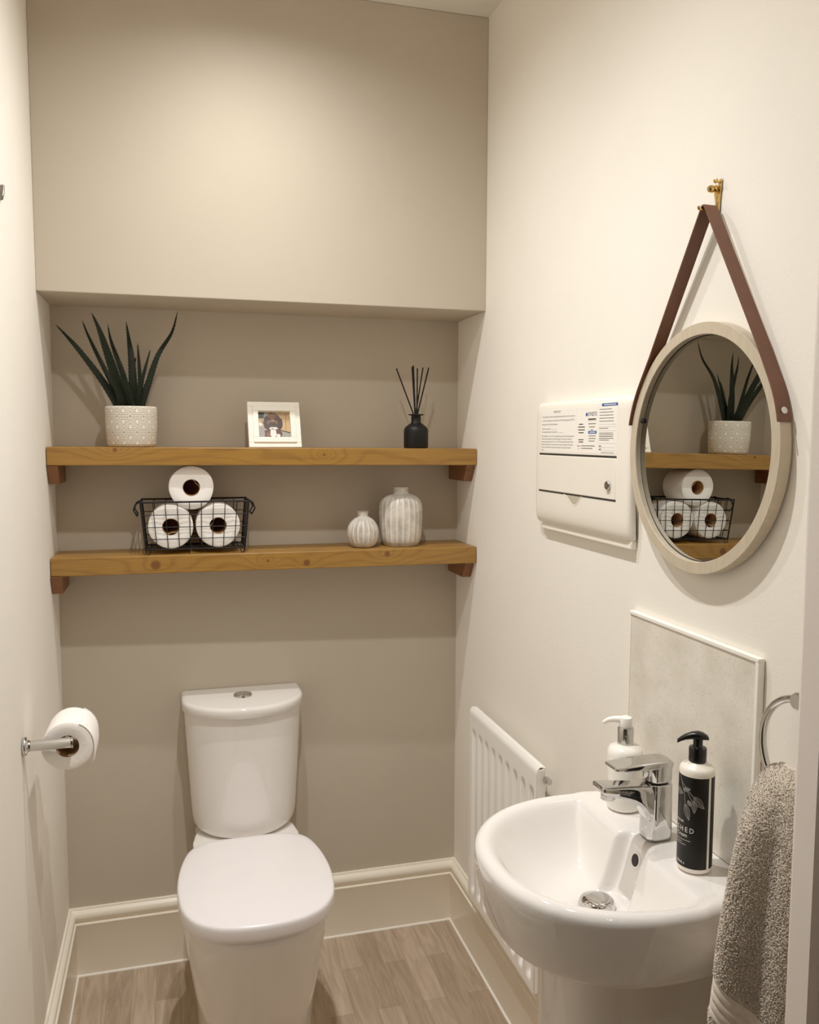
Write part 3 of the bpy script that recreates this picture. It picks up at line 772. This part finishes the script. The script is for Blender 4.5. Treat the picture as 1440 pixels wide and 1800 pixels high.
for x, zb_, hw_ in ((.974,.800,.0180),(.9600,.806,.0184),(.9560,.812,.0187),(.9520,.820,.0190),(.9470,.829,.0191),(.9400,.8375,.0191),(.9310,.8440,.0191),(.9200,.8490,.0191),(.9080,.8530,.0190),(.8960,.8565,.0189),(.8860,.8595,.0188),(.8815,.8612,.0185),(.8790,.8630,.0178),(.8778,.8655,.0166)):
    zt_ = lerp(.8688, .8752, max(0, (.957-x)/.076))
    rows.append((x, zt_ - (.0012 if x < .879 else .0004 if x < .8812 else 0), zb_, hw_))
slab(bm, rows); obj('spout', bm, 'chrome', t, 60)
bm = B(); lathe(bm, [(.001,0),(.0105,0),(.0112,.001),(.0112,.010),(.001,.010)], (.8945,ty,.8495), (.12,0,1), 28); obj('aerator', bm, 'steel', t)
bm = B(); lathe(bm, [(.0175,.8675),(.0175,.8745)], (txc,ty,0), n=40); obj('collar', bm, 'dark_gap', t)  # dark core for the gap below the lever, its shade put into the colour
bm = B(); column(bm, [(.8725,.0180,.0180),(.8735,.0192,.0192),(.8760,.0195,.0195),(.9000,.0197,.0197),(.9070,.0196,.0196),(.9105,.0188,.0188),(.9120,.0170,.0170)], e=3.2)
tlev = obj('lever_cap', bm, 'chrome', t, 60)
bm = B(); slab(bm, [(.9955,.9085,.9030,.0120),(.9945,.9105,.9000,.0165),(.9915,.9122,.8985,.0188),(.984,.9132,.8980,.0195),(.965,.9134,.8982,.0196),(.940,.9122,.8988,.0195),(.915,.9104,.9000,.0192),(.9020,.9092,.9012,.0186),(.8985,.9086,.9024,.0174),(.8970,.9078,.9038,.0150)], e=5)
obj('lever', bm, 'chrome', t, 60)

def tap_fit(x, y, z):
    z2 = tb+(min(z, .870)-tb)*.965 + max(0, z-.870)*.82
    return (x+.003, y+.005, z2)
remap(t, tap_fit)

# ------------------------------------------------------------------ soap dispenser (white) and hand cream (black)
sx_, sy_, sz_ = .984, -1.033, ZR+.0004
t = thing('soap_dispenser', 'milky white soap bottle with chrome collar behind the tap', 'soap dispenser', (sx_, sy_, sz_))
bm = B(); lathe(bm, [(.001,0),(.026,0),(.0295,.002),(.0310,.006),(.0312,.095),(.0305,.101),(.027,.107),(.020,.1105),(.013,.1125),(.013,.117),(.001,.117)], (sx_,sy_,sz_)); obj('bottle', bm, 'soap', t)
bm = B(); lathe(bm, [(.001,.112),(.0135,.112),(.0138,.113),(.0138,.1400),(.0130,.1412),(.001,.1412)], (sx_,sy_,sz_)); obj('collar', bm, 'steel', t)
bm = B(); lathe(bm, [(.001,.141),(.0110,.141),(.0112,.1425),(.0112,.1535),(.0100,.1580),(.006,.1600),(.001,.1605)], (sx_,sy_,sz_), n=32)
dr = Vector((-.86, .5, 0)).normalized(); o_ = Vector((sx_,sy_,sz_))
sp = spline([o_+Vector((0,0,.1525)), o_+dr*.014+Vector((0,0,.1535)), o_+dr*.028+Vector((0,0,.1515)), o_+dr*.0385+Vector((0,0,.1455))], 6)
tube(bm, sp, [lerp(.0072,.0034,i/(len(sp)-1)) for i in range(len(sp))], 14); obj('pump_head', bm, 'white_plastic', t)

remap(t, lambda x, y, z: (sx_+(x-sx_)*.93, sy_+(y-sy_)*.93, sz_+(z-sz_)*.955))
cx_, cy_, cz_ = .9795, -1.236, ZR+.0004; CR = .0288
t = thing('hand_cream_bottle', 'black labelled white pump bottle standing beside the tap', 'pump bottle', (cx_, cy_, cz_))
bm = B(); lathe(bm, [(.001,0),(.0255,0),(.0280,.0015),(CR,.005),(CR,.146),(.0280,.1505),(.0255,.1535),(.0150,.1585),(.0130,.160),(.0130,.165),(.001,.165)], (cx_,cy_,cz_), n=64); obj('bottle', bm, 'bottle_white', t)
th0 = math.atan2(-2.242-cy_, .28-cx_)
def cyl(delta, z, r=CR+.0002): a = th0+delta; return (cx_+r*math.cos(a), cy_+r*math.sin(a), cz_+z)
D2R = PI/180
LZ0, LZ1 = .0075, .1425
bm = B()
for a0, a1 in ((-140, 43), (53, 150)):
    n = 40; loft(bm, [[cyl(lerp(a0,a1,k/n)*D2R, z) for k in range(n+1)] for z in (LZ0, LZ1)], False, False, closed=False)
lb = obj('label', bm, 'label_black', t, 60)
bm = B()
def ctext(body, size, dright, z, space=1.0, mi=0):
    V, F = text_verts(body, size, 'RIGHT', space)
    mx = max(v[0] for v in V)
    vs = [bm.verts.new(cyl(dright*D2R + (x-mx)/CR, z+y, CR+.00045)) for x, y, _ in V]
    for f in F: bm.faces.new([vs[i] for i in f]).material_index = mi
ctext('WASHED', .0106, -4, .0605, 1.5)
ctext('Hand Cream', .0078, -26, .0530, 1.0)
ctext('Somerset', .0062, -40, .0735, 1.0)
ctext('300ml e', .0058, -33, .0120, 1.0)
def strip(p0, p1, w=.00045, mi=0):
    (a, z), (b, y) = p0, p1; L = math.hypot((b-a)*CR*D2R, y-z) or 1; nx, nz = -(y-z)/L*w/2, (b-a)*CR*D2R/L*w/2
    n = 6; rows = []
    for k in range(n+1):
        s = k/n; d, q = lerp(a,b,s)*D2R, lerp(z,y,s); rows.append([cyl(d+nx/CR, q+nz, CR+.00045), cyl(d-nx/CR, q-nz, CR+.00045)])
    loft(bm, rows, False, False, closed=False, mi=mi)
strip((-100,.0480), (-14,.0480)); strip((-100,.0445), (-45,.0445)); strip((-100,.0412), (-30,.0412))
def leafshape(a, z, ang, L, w):
    """line-art leaf on the label"""
    ca, sa = math.cos(ang), math.sin(ang)
    def P(s, o): x, y = L*s*ca - o*sa, L*s*sa + o*ca; return (a + x/CR/D2R, z+y)
    N = 9
    for sg in (-1, 1):
        pts = [P(k/N, sg*w*math.sin(PI*(k/N)**.8)) for k in range(N+1)]
        for p, q in zip(pts, pts[1:]): strip(p, q, .0006, 1)
        for k in range(1, N): strip(P(k/N-.05, 0), P(k/N+.08, sg*w*.85*math.sin(PI*(k/N)**.8)), .00055, 1)
    strip(P(0,0), P(1,0), .0005, 1)
strip((-62,.142),(-40,.118),.0008,1); strip((-40,.118),(-36,.100),.0007,1); strip((-58,.135),(-8,.115),.0008,1); strip((-30,.122),(-6,.103),.0007,1)
leafshape(-36,.102,-1.25,.024,.0050); leafshape(-8,.115,-.75,.024,.0052); leafshape(-7,.110,-1.5,.019,.0042); leafshape(-80,.118,-.1,.017,.0050); leafshape(-44,.122,.25,.013,.003); leafshape(-26,.108,-1.0,.009,.003)
obj('label_lettering', bm, ['print_white','print_grey'], lb, 0)
bm = B(); lathe(bm, [(.001,.1595),(.0140,.1595),(.0146,.161),(.0146,.1790),(.0138,.1805),(.0085,.1815),(.0078,.1825),(.0078,.1940),(.001,.194)], (cx_,cy_,cz_), n=40); obj('pump_collar', bm, 'black_plastic', t)
bm = B(); o_ = Vector((cx_,cy_,cz_)); dr = Vector((-.86,.5,0)).normalized(); sd = Vector((-dr.y, dr.x, 0))
rings = []
for s, top, bot, hw in ((-.0175,.1945,.1925,.004),(-.0155,.1985,.1922,.0072),(-.008,.2025,.1922,.0088),(0,.2040,.1922,.0092),(.010,.2025,.1918,.0084),(.020,.1985,.1900,.0068),(.028,.1940,.1868,.0052),(.0335,.1895,.1838,.0036)):
    c0 = o_+dr*s; r = []
    for k in range(14):
        a = 2*PI*k/14; zz = (top+bot)/2 + (top-bot)/2*math.copysign(abs(math.sin(a))**.8, math.sin(a))
        r.append(c0 + sd*hw*math.copysign(abs(math.cos(a))**.8, math.cos(a)) + Vector((0,0,zz)))
    rings.append(r)
loft(bm, rings); obj('pump_head', bm, 'black_plastic', t, 50)

remap(t, lambda x, y, z: (cx_+(x-cx_)*.83, cy_+(y-cy_)*.83, cz_+(z-cz_)*.968))

# ------------------------------------------------------------------ splashback tile
t = thing('splashback_tile', 'beige speckled splashback tile with white edge trim above the basin', 'tile', (W, -1.125, ZR))
bm = B(); box(bm, W-.0095, W-.001, -1.287, -.962, ZR+.001, 1.0855); obj('tile', bm, 'tile', t, 30, bevel=.0008)
bm = B(); box(bm, W-.0115, W-.001, -1.293, -.958, 1.0855, 1.0915); box(bm, W-.0115, W-.001, -1.293, -1.287, ZR+.001, 1.0855); box(bm, W-.0108, W-.001, -.962, -.9595, ZR+.001, 1.0855); obj('edge_trim', bm, 'caulk', t, 30, bevel=.001)

# ------------------------------------------------------------------ consumer unit
ux = .985
def wallfn(y0, z0, x):      # text plane on the right wall, reading direction -Y
    return lambda a, b: (x, y0-a, z0+b)
t = thing('consumer_unit', 'cream plastic consumer unit with printed labels on the right wall', 'fuse box', (W, -.842, 1.205))
y0, y1 = -1.0195, -.648
bm = B()
# moulded cover: section in XZ swept along Y, ends drawn in
sec = [(W-.012,1.452),(1.010,1.4535),(.998,1.452),(.990,1.447),(.9862,1.440),(ux,1.430),(ux,1.262),(.9858,1.245),(.989,1.232),(.995,1.223),(1.003,1.2185),(1.014,1.217),(W-.012,1.217)]
NY = [(y0,1),(y0+.002,.6),(y0+.006,.25),(y0+.012,.06),(y0+.018,0),(y1-.018,0),(y1-.012,.06),(y1-.006,.25),(y1-.002,.6),(y1,1)]
rings = []
for y, k in NY: rings.append([(x + k*.020*(1 if x < 1.02 else 0), y, z + (-.006*k if z > 1.4 else .004*k if z < 1.25 else 0)) for x, z in sec])
loft(bm, rings); obj('cover', bm, 'unit_plastic', t, 50)
bm = B(); box(bm, W-.030, W-.001, -1.016, -.668, 1.204, 1.2185); box(bm, W-.0125, W-.001, -1.016, -.655, 1.2185, 1.446); obj('base_tray', bm, 'unit_plastic', t, 30, bevel=.003)
bm = B(); box(bm, ux-.0012, ux+.004, -.9795, -.6735, 1.3520, 1.3556); box(bm, ux-.0010, ux+.004, -.9800, -.6725, 1.2800, 1.2832); obj('flap_gap', bm, 'dark_gap', t, 0)
bm = B(); box(bm, ux-.0030, ux+.004, -.979, -.674, 1.2828, 1.3515); fl = obj('flap', bm, 'unit_plastic', t, 30, bevel=.0014)
bm = B(); lathe(bm, [(.001,0),(.0074,0),(.0078,.002),(.0078,.0090),(.0066,.0120),(.0040,.0120),(.0036,.0090),(.001,.0090)], (ux-.003, -.957, 1.306), (-1,0,0), 28); lk = obj('lock', bm, 'chrome', fl)
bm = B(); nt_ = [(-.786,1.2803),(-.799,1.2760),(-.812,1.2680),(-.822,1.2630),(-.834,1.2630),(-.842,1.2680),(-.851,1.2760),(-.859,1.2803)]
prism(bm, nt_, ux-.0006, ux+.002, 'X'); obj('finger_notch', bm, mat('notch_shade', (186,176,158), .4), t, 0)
bm = B(); n2 = nt_; 
for p, q in zip(n2, n2[1:]): tube(bm, [(ux-.0004, *p), (ux-.0004, *q)], .0012, 8)
obj('notch_lip', bm, 'unit_plastic', t)
# printed labels
lx = ux-.0006
def label(y_l, y_r, zb_, zt_, top_clip=None):
    bm = B(); box(bm, lx, ux+.0004, y_r, y_l, zb_, zt_); return obj('label', bm, 'paper_label', t, 0)
l1 = label(-.679, -.832, 1.3585, 1.4385)
bm = B(); X = lx-.0003
add_text(bm, 'IMPORTANT', .0060, wallfn(-.736, 1.4322, X), mi=0, maxw=.030)
L1 = ['This installation should be periodically inspected and tested and a report on','its condition obtained, as prescribed in the IET Wiring Regulations BS 7671','Requirements for Electrical Installations.']
for i, s in enumerate(L1): add_text(bm, s, .0044, wallfn(-.684, 1.4240-.0072*i, X), maxw=(.142,.140,.070)[i])
add_text(bm, 'Date of last inspection', .0044, wallfn(-.684, 1.4010, X), maxw=.040); add_text(bm, 'Recommended date of next inspection', .0044, wallfn(-.684, 1.3950, X), maxw=.068)
for yy, z in ((-.728,1.4008),(-.756,1.3948)): box(bm, X, X+.0002, yy-.022, yy, z, z+.0004, 1)
L2 = ['This installation, or part of it, is protected by a device which automatically','switches off the supply if an earth fault develops. Test every six months by',"pressing the button marked 'T' or 'Test'. The device should switch off the",'supply and should then be switched on to restore the supply. If the device','does not switch off the supply when the button is pressed, seek expert','advice.']
for i, s in enumerate(L2): add_text(bm, s, .0044, wallfn(-.682, 1.3870-.0053*i, X), maxw=(.140,.132,.138,.138,.130,.012)[i])
obj('label_lettering', bm, ['ink','ink_grey'], l1, 0)
l2 = label(-.8335, -.912, 1.3585, 1.4385)
bm = B()
rr = random.Random(3)
for yy, z, w in ((-.842,1.4085,.016),(-.839,1.4035,.026),(-.839,1.3985,.026),(-.841,1.3935,.020),(-.841,1.3810,.020),(-.842,1.3770,.018)): box(bm, X, X+.0002, yy-w, yy, z, z+.0018, 0)
# shop logo: speech-like emblem and lower-case word
add_text(bm, 'evans', .0150, wallfn(-.8755, 1.4235, X), mi=2, maxw=.0325, shear=.15)
lathe(bm, [(.0035,0),(.0035,.0002),(.001,.0002)], (X, -.8715, 1.4262), (-1,0,0), 18, mi=3)
box(bm, X-.0002, X, -.8735, -.8665, 1.4253, 1.4262, 3)
box(bm, X, X+.0002, -.906, -.877, 1.4165, 1.4190, 0); box(bm, X, X+.0002, -.907, -.876, 1.4150, 1.4154, 0)
for z, w in ((1.4090,.028),(1.4035,.022),(1.3985,.009)): box(bm, X, X+.0002, -.8915-w/2, -.8915+w/2, z, z+.0016, 1)
box(bm, X, X+.0002, -.909, -.878, 1.3925, 1.3975, 3); box(bm, X-.0002, X, -.904, -.883, 1.3943, 1.3957, 4)
for z, w in ((1.3880,.026),(1.3835,.026),(1.3790,.022)): box(bm, X, X+.0002, -.880-w, -.880, z, z+.0015, 1)
box(bm, X, X+.0002, -.850, -.837, 1.3700, 1.3712, 5); box(bm, X, X+.0002, -.8395, -.8385, 1.3715, 1.3740, 5); box(bm, X, X+.0002, -.848, -.840, 1.3655, 1.3662, 5)
for z, w in ((1.3705,.050),(1.3660,.042)): box(bm, X, X+.0002, -.853-w, -.853, z, z+.0016, 1)
obj('label_lettering', bm, ['ink','ink_grey','ink_navy','ink_blue','print_white','ink_red'], l2, 0)
l3 = label(-.9135, -.980, 1.3585, 1.4435)
bm = B()
box(bm, X, X+.0002, -.980, -.926, 1.4385, 1.4435, 0); box(bm, X-.0002, X, -.974, -.934, 1.4402, 1.4416, 3)
for z, w in ((1.4330,.042),(1.4280,.048),(1.4230,.048),(1.4180,.050),(1.4130,.050),(1.4010,.032),(1.3930,.048),(1.3900,.050),(1.3870,.048),(1.3840,.050),(1.3810,.035)): box(bm, X, X+.0002, -.918-w, -.918, z, z+.0010, 1)
for z in (1.4080,1.4040,1.3970,1.3760,1.3690,1.3640): box(bm, X, X+.0002, -.976, -.917, z, z+.0003, 2)
for z in (1.3705,1.3650): box(bm, X, X+.0002, -.926, -.918, z, z+.0016, 1)
box(bm, X, X+.0002, -.970, -.926, 1.3600, 1.3608, 1)
obj('label_lettering', bm, ['ink_blue','ink','ink_grey','print_white'], l3, 0)

# bring the unit to its real shallow depth and size on the wall
Lu = ORG[t.name]
for o in t.children_recursive:
    for v in o.data.vertices:
        x, y, z = v.co + Lu
        v.co = Vector((W+(x-W)*.4, -.600+(y+.673)*1.046, 1.3515+(z-1.353)*1.05)) - Lu

# ------------------------------------------------------------------ round mirror on leather strap
my, mz, mR = -1.1445, 1.3690, .1840
t = thing('round_mirror', 'round mirror in pale wood frame hung by a brown leather strap', 'mirror', (W, my, mz))
ORG[t.name] = Vector((W, my, mz))
def ring_x(bm, prof, n=128):     # prof: (radius, x), closed section revolved about the X axis through the mirror centre
    rings = [[(x, my+math.cos(2*PI*k/n)*r, mz+math.sin(2*PI*k/n)*r) for k in range(n)] for r, x in prof]
    loft(bm, rings+[rings[0]], False, False); bmesh.ops.remove_doubles(bm, verts=bm.verts, dist=1e-6)
XF = 1.0205
bm = B(); ring_x(bm, [(mR,W-.0030),(mR,XF+.001),(mR-.0006,XF),(mR-.0170,XF),(mR-.0177,XF+.0007),(mR-.0177,W-.0075),(mR-.0177,W-.0030)]); fr = obj('frame', bm, 'frame_wood', t, 30)
bm = B(); ring_x(bm, [(mR-.0176,XF+.0092),(mR-.0190,XF+.0092),(mR-.0190,XF+.0118),(mR-.0176,XF+.0118)]); obj('shadow_gap', bm, 'dark_gap', fr, 30)
bm = B(); lathe(bm, [(mR-.0177,0),(mR-.0177,.002)], (XF+.0105,my,mz), (1,0,0), 128)
for v in bm.verts: v.co.x -= .007*(v.co.y-my)
obj('glass', bm, 'mirror', t, 30)
d_ = Vector((0, math.cos(math.radians(164.5)), math.sin(math.radians(164.5)))); d_.y = abs(d_.y)
bm = B(); lathe(bm, [(.001,0),(.0040,0),(.0040,.0012),(.0026,.0030),(.001,.0034)], Vector((XF+.0075,my,mz))+d_*(mR-.0177), -d_, 18); obj('screw_nub', bm, 'dark_gap', fr)
# strap: tangent from the hook to the frame, then round the rim
ax_y, ax_z = -1.160, 1.7140; rs = mR+.0018
dv = Vector((ax_y-my, ax_z-mz)); dist = dv.length; base = math.atan2(dv.y, dv.x); al = math.acos(rs/dist)
bm = B(); path = []
def rimpt(a): return (my+rs*math.cos(a), mz+rs*math.sin(a))
aR = base+al; aL = base-al        # +Y is away from camera; angle measured in the Y-Z plane
path += [rimpt(math.radians(168.5) - (math.radians(168.5)-aR)*k/12) for k in range(12)]
pR, pL = rimpt(aR), rimpt(aL)
path += [(lerp(pR[0], ax_y-.006, k/6), lerp(pR[1], ax_z-.006, k/6)) for k in range(7)]
path += [(ax_y-.002, ax_z-.0005), (ax_y+.002, ax_z-.0005)]
path += [(lerp(ax_y+.006, pL[0], k/6), lerp(ax_z-.006, pL[1], k/6)) for k in range(7)]
path += [rimpt(aL - (aL-math.radians(11.5))*k/12) for k in range(1, 13)]
rows = []
for i, (y, z) in enumerate(path):
    a, b = path[max(i-1,0)], path[min(i+1,len(path)-1)]; d = Vector((b[0]-a[0], b[1]-a[1])).normalized(); nn = Vector((-d.y, d.x))*.0012
    lift = .010*max(0, min(1, (z-1.50)/(ax_z-1.50))); xs = (1.0155-lift, 1.0365-lift)
    rows.append([(xs[0], y+nn.x, z+nn.y), (xs[1], y+nn.x, z+nn.y), (xs[1], y-nn.x, z-nn.y), (xs[0], y-nn.x, z-nn.y)])
loft(bm, rows); st = obj('strap', bm, 'leather', t, 45)
for a in (math.radians(164), math.radians(16)):
    d = Vector((0, math.cos(a), math.sin(a))); p = Vector((1.0262, my, mz)) + d*(rs+.001)
    bm = B(); lathe(bm, [(.001,.0026),(.003,.0024),(.0046,.0014),(.0050,0),(.001,0)], p, d, 24); obj('rivet', bm, 'steel', st)
t.rotation_euler = (0, math.radians(.745), 0)
hx, hy_ = W-.0008, -1.1560
t = thing('picture_hook', 'small brass picture hook holding the mirror strap', 'hook', (W, hy_, 1.72))
bm = B()
def ribbon(pts, w0, w1, th=.0012):
    rows = []
    for i, (x, y, z) in enumerate(pts):
        a, b = pts[max(i-1,0)], pts[min(i+1,len(pts)-1)]; d = Vector((b[0]-a[0], b[1]-a[1], b[2]-a[2])).normalized()
        w = lerp(w0, w1, i/(len(pts)-1))/2; yv = Vector((0,1,0)); n_ = d.cross(yv).normalized()*th/2; yv = yv*w; p = Vector((x,y,z))
        rows.append([p+yv+n_, p-yv+n_, p-yv-n_, p+yv-n_])
    loft(bm, rows)
ribbon([(hx-.001,hy_-.004,1.752),(hx-.0015,hy_-.003,1.740),(hx-.0015,hy_-.001,1.722),(hx-.002,hy_,1.700)], .007, .008)
ribbon([(hx-.001,hy_+.008,1.747),(hx-.0015,hy_+.006,1.738),(hx-.0015,hy_+.002,1.722),(hx-.002,hy_,1.700)], .006, .008)
ribbon([(p.x, p.y, p.z) for p in spline([Vector(q) for q in ((hx-.002,hy_,1.7005),(hx-.006,hy_-.001,1.700),(hx-.016,hy_-.003,1.7045),(hx-.028,hy_-.004,1.7065),(hx-.034,hy_-.004,1.7085),(hx-.0355,hy_-.004,1.7125))], 4)], .007, .005)
obj('hook', bm, 'brass', t, 40)
bm = B(); lathe(bm, [(.001,0),(.0026,0),(.0026,.006),(.0050,.006),(.0056,.008),(.0050,.012),(.0030,.014),(.001,.014)], (hx, hy_+.006, 1.7395), (-1,0,.15), 20); lathe(bm, [(.0018,0),(.0018,.008),(.0036,.008),(.0030,.011),(.001,.0115)], (hx, hy_-.004, 1.748), (-1,0,.15), 16); obj('nail', bm, 'brass', t, 40)

# ------------------------------------------------------------------ towel ring and towel
ry_, rz_, rr_ = -1.412, 1.0075, .0655; rxx = .997
t = thing('towel_ring', 'chrome towel ring on the right wall beside the door frame', 'towel ring', (W, ry_, rz_+rr_))
bm = B(); tube(bm, [(rxx, ry_+rr_*math.cos(2*PI*k/64), rz_+rr_*math.sin(2*PI*k/64)) for k in range(64)], .0050, 16, closed=True); obj('ring', bm, 'chrome', t)
bm = B(); lathe(bm, [(.001,.001),(.021,.001),(.022,.003),(.021,.008),(.012,.012),(.0098,.016),(.0098,.036),(.011,.040),(.011,.049),(.009,.052),(.001,.052)], (W, ry_, rz_+rr_), (-1,0,0), 40); obj('wall_mount', bm, 'chrome', t)
t = thing('hand_towel', 'beige grey terry hand towel hanging through the chrome ring', 'towel', (.97, -1.42, .95))
KEY = [(.987,.006,.016,.992,-1.405),(.983,.013,.028,.990,-1.407),(.974,.023,.039,.986,-1.410),(.955,.034,.048,.981,-1.413),(.925,.043,.055,.976,-1.416),(.88,.051,.060,.973,-1.418),(.80,.061,.065,.970,-1.421),(.70,.067,.070,.968,-1.421),(.60,.066,.070,.969,-1.421),(.50,.066,.069,.969,-1.421),(.44,.065,.068,.970,-1.421)]
def towel_at(z):
    for a, b in zip(KEY, KEY[1:]):
        if a[0] >= z >= b[0]:
            k = (a[0]-z)/(a[0]-b[0]); return [lerp(a[i], b[i], k) for i in range(1,5)]
    return list(KEY[-1][1:]) if z < KEY[-1][0] else list(KEY[0][1:])
def towel_p(th, z, off=0):
    a, b, cx0, cy0 = towel_at(z)
    f = 1 + (.17*math.sin(4*th+.8+1.5*z) + .08*math.sin(7*th-2.2*z))*min(1, (.995-z)/.08)
    return Vector((cx0 + (a*f+off)*math.cos(th), cy0 + (b*f+off)*math.sin(th), z))
def towel_surface(bm, z_hi, z_lo, nz, off=0, nth=72, caps=(True, True), mi=0):
    loft(bm, [[towel_p(2*PI*k/nth, lerp(z_hi, z_lo, j/nz), off) for k in range(nth)] for j in range(nz+1)], caps[0], caps[1], mi=mi)
bm = B(); towel_surface(bm, .988, .44, 70)
rr = random.Random(11)
BANDS = (.700, .744)
def band_dz(th): return -.045*max(0, -math.sin(th)) + .006*math.sin(3*th)
cnt = 0
while cnt < 85000:
    th = rr.uniform(PI*.40, PI*1.85); z = rr.uniform(.53, .9885)
    if BANDS[0]-.002 < z-band_dz(th) < BANDS[1]+.002: continue
    p = towel_p(th, z, -.0004); q = towel_p(th+.02, z, 0); w_ = towel_p(th, z-.004, 0)
    tu = (q-p).normalized(); tv = (w_-p).normalized(); n_ = tu.cross(tv).normalized()
    if n_.dot(p-Vector((towel_at(z)[2], towel_at(z)[3], z))) < 0: n_ = -n_
    a = rr.uniform(0, 2*PI); d1 = tu*math.cos(a) + tv*math.sin(a); d2 = n_.cross(d1)
    h = rr.uniform(.0016, .0034); w2 = rr.uniform(.0005, .0008); l_ = rr.uniform(.0003, .0013)
    pts = [p, p + n_*h*.8 + d1*l_*.3, p + n_*h + d1*l_, p + n_*h*.45 + d1*l_*1.7]
    vs = [(bm.verts.new(x_-d2*w2), bm.verts.new(x_+d2*w2)) for x_ in pts]
    for k in range(3): bm.faces.new((vs[k][0], vs[k][1], vs[k+1][1], vs[k+1][0]))
    cnt += 1
L = ORG[t.name]; bmesh.ops.translate(bm, verts=bm.verts, vec=-L)
me = bpy.data.meshes.new('terry_cloth'); bm.to_mesh(me); bm.free(); me.materials.append(M['towel'])
for p in me.polygons: p.use_smooth = True
o = bpy.data.objects.new('terry_cloth', me); C.objects.link(o); o.parent = t; ORG[o.name] = L
bm = B(); zz = BANDS[1]; seq = [.0016,.0004,.0016,.0016,.0002,.0018,.0018,.0002,.0016,.0016,.0004,.0016]
nth = 96
rings = []
for j in range(len(seq)*2+1):
    z = lerp(BANDS[1], BANDS[0], j/(len(seq)*2)); off = seq[min(j//2, len(seq)-1)]
    rings.append([towel_p(2*PI*k/nth, z + band_dz(2*PI*k/nth), off) for k in range(nth)])
loft(bm, rings, False, False); obj('border_band', bm, 'towel', t, 60)

# ------------------------------------------------------------------ robe hook whose tip shows at the left picture edge
t = thing('robe_hook', 'grey metal hook on the left wall, cut off by the picture edge', 'hook', (0, -.625, 1.80))
bm = B(); lathe(bm, [(.001,.001),(.016,.001),(.016,.004),(.012,.006),(.001,.006)], (0,-.620,1.80), (1,0,0), 28); obj('wall_plate', bm, 'hook_grey', t)
bm = B(); tube(bm, spline([(.004,-.620,1.80),(.004,-.604,1.793),(.003,-.592,1.797),(.0035,-.584,1.808),(.003,-.5785,1.821)], 6), .0028, 12); obj('prong', bm, 'hook_grey', t)

# ------------------------------------------------------------------ lights
def spot(name, loc, energy, ang, blend, col, radius=.03, aim=None):
    l = bpy.data.lights.new(name, 'SPOT'); l.energy = energy; l.spot_size = math.radians(ang); l.spot_blend = blend; l.color = col; l.shadow_soft_size = radius
    o = bpy.data.objects.new(name, l); C.objects.link(o); o.location = loc
    if aim: o.rotation_euler = (Vector(aim)-Vector(loc)).to_track_quat('-Z','Y').to_euler()
    return o
WARM = (1.0, .968, .915)
def downlight(name, loc, energy, power, radius):
    """recessed lamp pointing straight down whose beam falls off as cos^power, like a real reflector lamp"""
    o = spot(name, loc, energy, 165, .25, WARM, radius); l = o.data; l.use_nodes = True; nt = l.node_tree
    em = nt.nodes['Emission']; g = nt.nodes.new('ShaderNodeNewGeometry'); sx = nt.nodes.new('ShaderNodeSeparateXYZ')
    nt.links.new(g.outputs['Incoming'], sx.inputs[0])
    nt.links.new(NV(nt, sx.outputs[2]).m('ABSOLUTE').m('POWER', power).k, em.inputs['Strength'])
downlight('downlight_front', (.47,-1.09,2.385), 98, 3.8, .018)
downlight('downlight_back', (.45,-.56,2.385), 58, 3.0, .014)
l = bpy.data.lights.new('hall_light', 'AREA'); l.energy = 1.5; l.color = (1,.94,.86); l.shape = 'DISK'; l.size = .12
o = bpy.data.objects.new('hall_light', l); C.objects.link(o); o.location = (.45,-2.45,2.36)
w = bpy.data.worlds.new('world'); bpy.context.scene.world = w; w.use_nodes = True
w.node_tree.nodes['Background'].inputs[0].default_value = (.8,.75,.68,1); w.node_tree.nodes['Background'].inputs[1].default_value = .05

# ------------------------------------------------------------------ camera
cd = bpy.data.cameras.new('camera'); cam = bpy.data.objects.new('camera', cd); C.objects.link(cam)
cam.location = (.280, -2.242, 1.385)
yaw, pitch, roll = .2710, -.0874, .0033
f = Vector((math.sin(yaw)*math.cos(pitch), math.cos(yaw)*math.cos(pitch), math.sin(pitch)))
r = Vector((math.cos(yaw), -math.sin(yaw), 0)); u = r.cross(f)
r2 = r*math.cos(roll) + u*math.sin(roll); u2 = -r*math.sin(roll) + u*math.cos(roll)
cam.matrix_world = Matrix(((r2.x,u2.x,-f.x,cam.location.x),(r2.y,u2.y,-f.y,cam.location.y),(r2.z,u2.z,-f.z,cam.location.z),(0,0,0,1)))
cd.sensor_fit = 'VERTICAL'; cd.sensor_height = 24; cd.lens = 1494.75/1800*24; cd.clip_start = .01
sc = bpy.context.scene; sc.camera = cam
sc.view_settings.view_transform = 'Standard'; sc.view_settings.look = 'None'; sc.view_settings.exposure = -.41; sc.view_settings.gamma = 1.18
sc.cycles.diffuse_bounces = 8; sc.cycles.max_bounces = 14; sc.cycles.caustics_reflective = False; sc.cycles.sample_clamp_indirect = 6
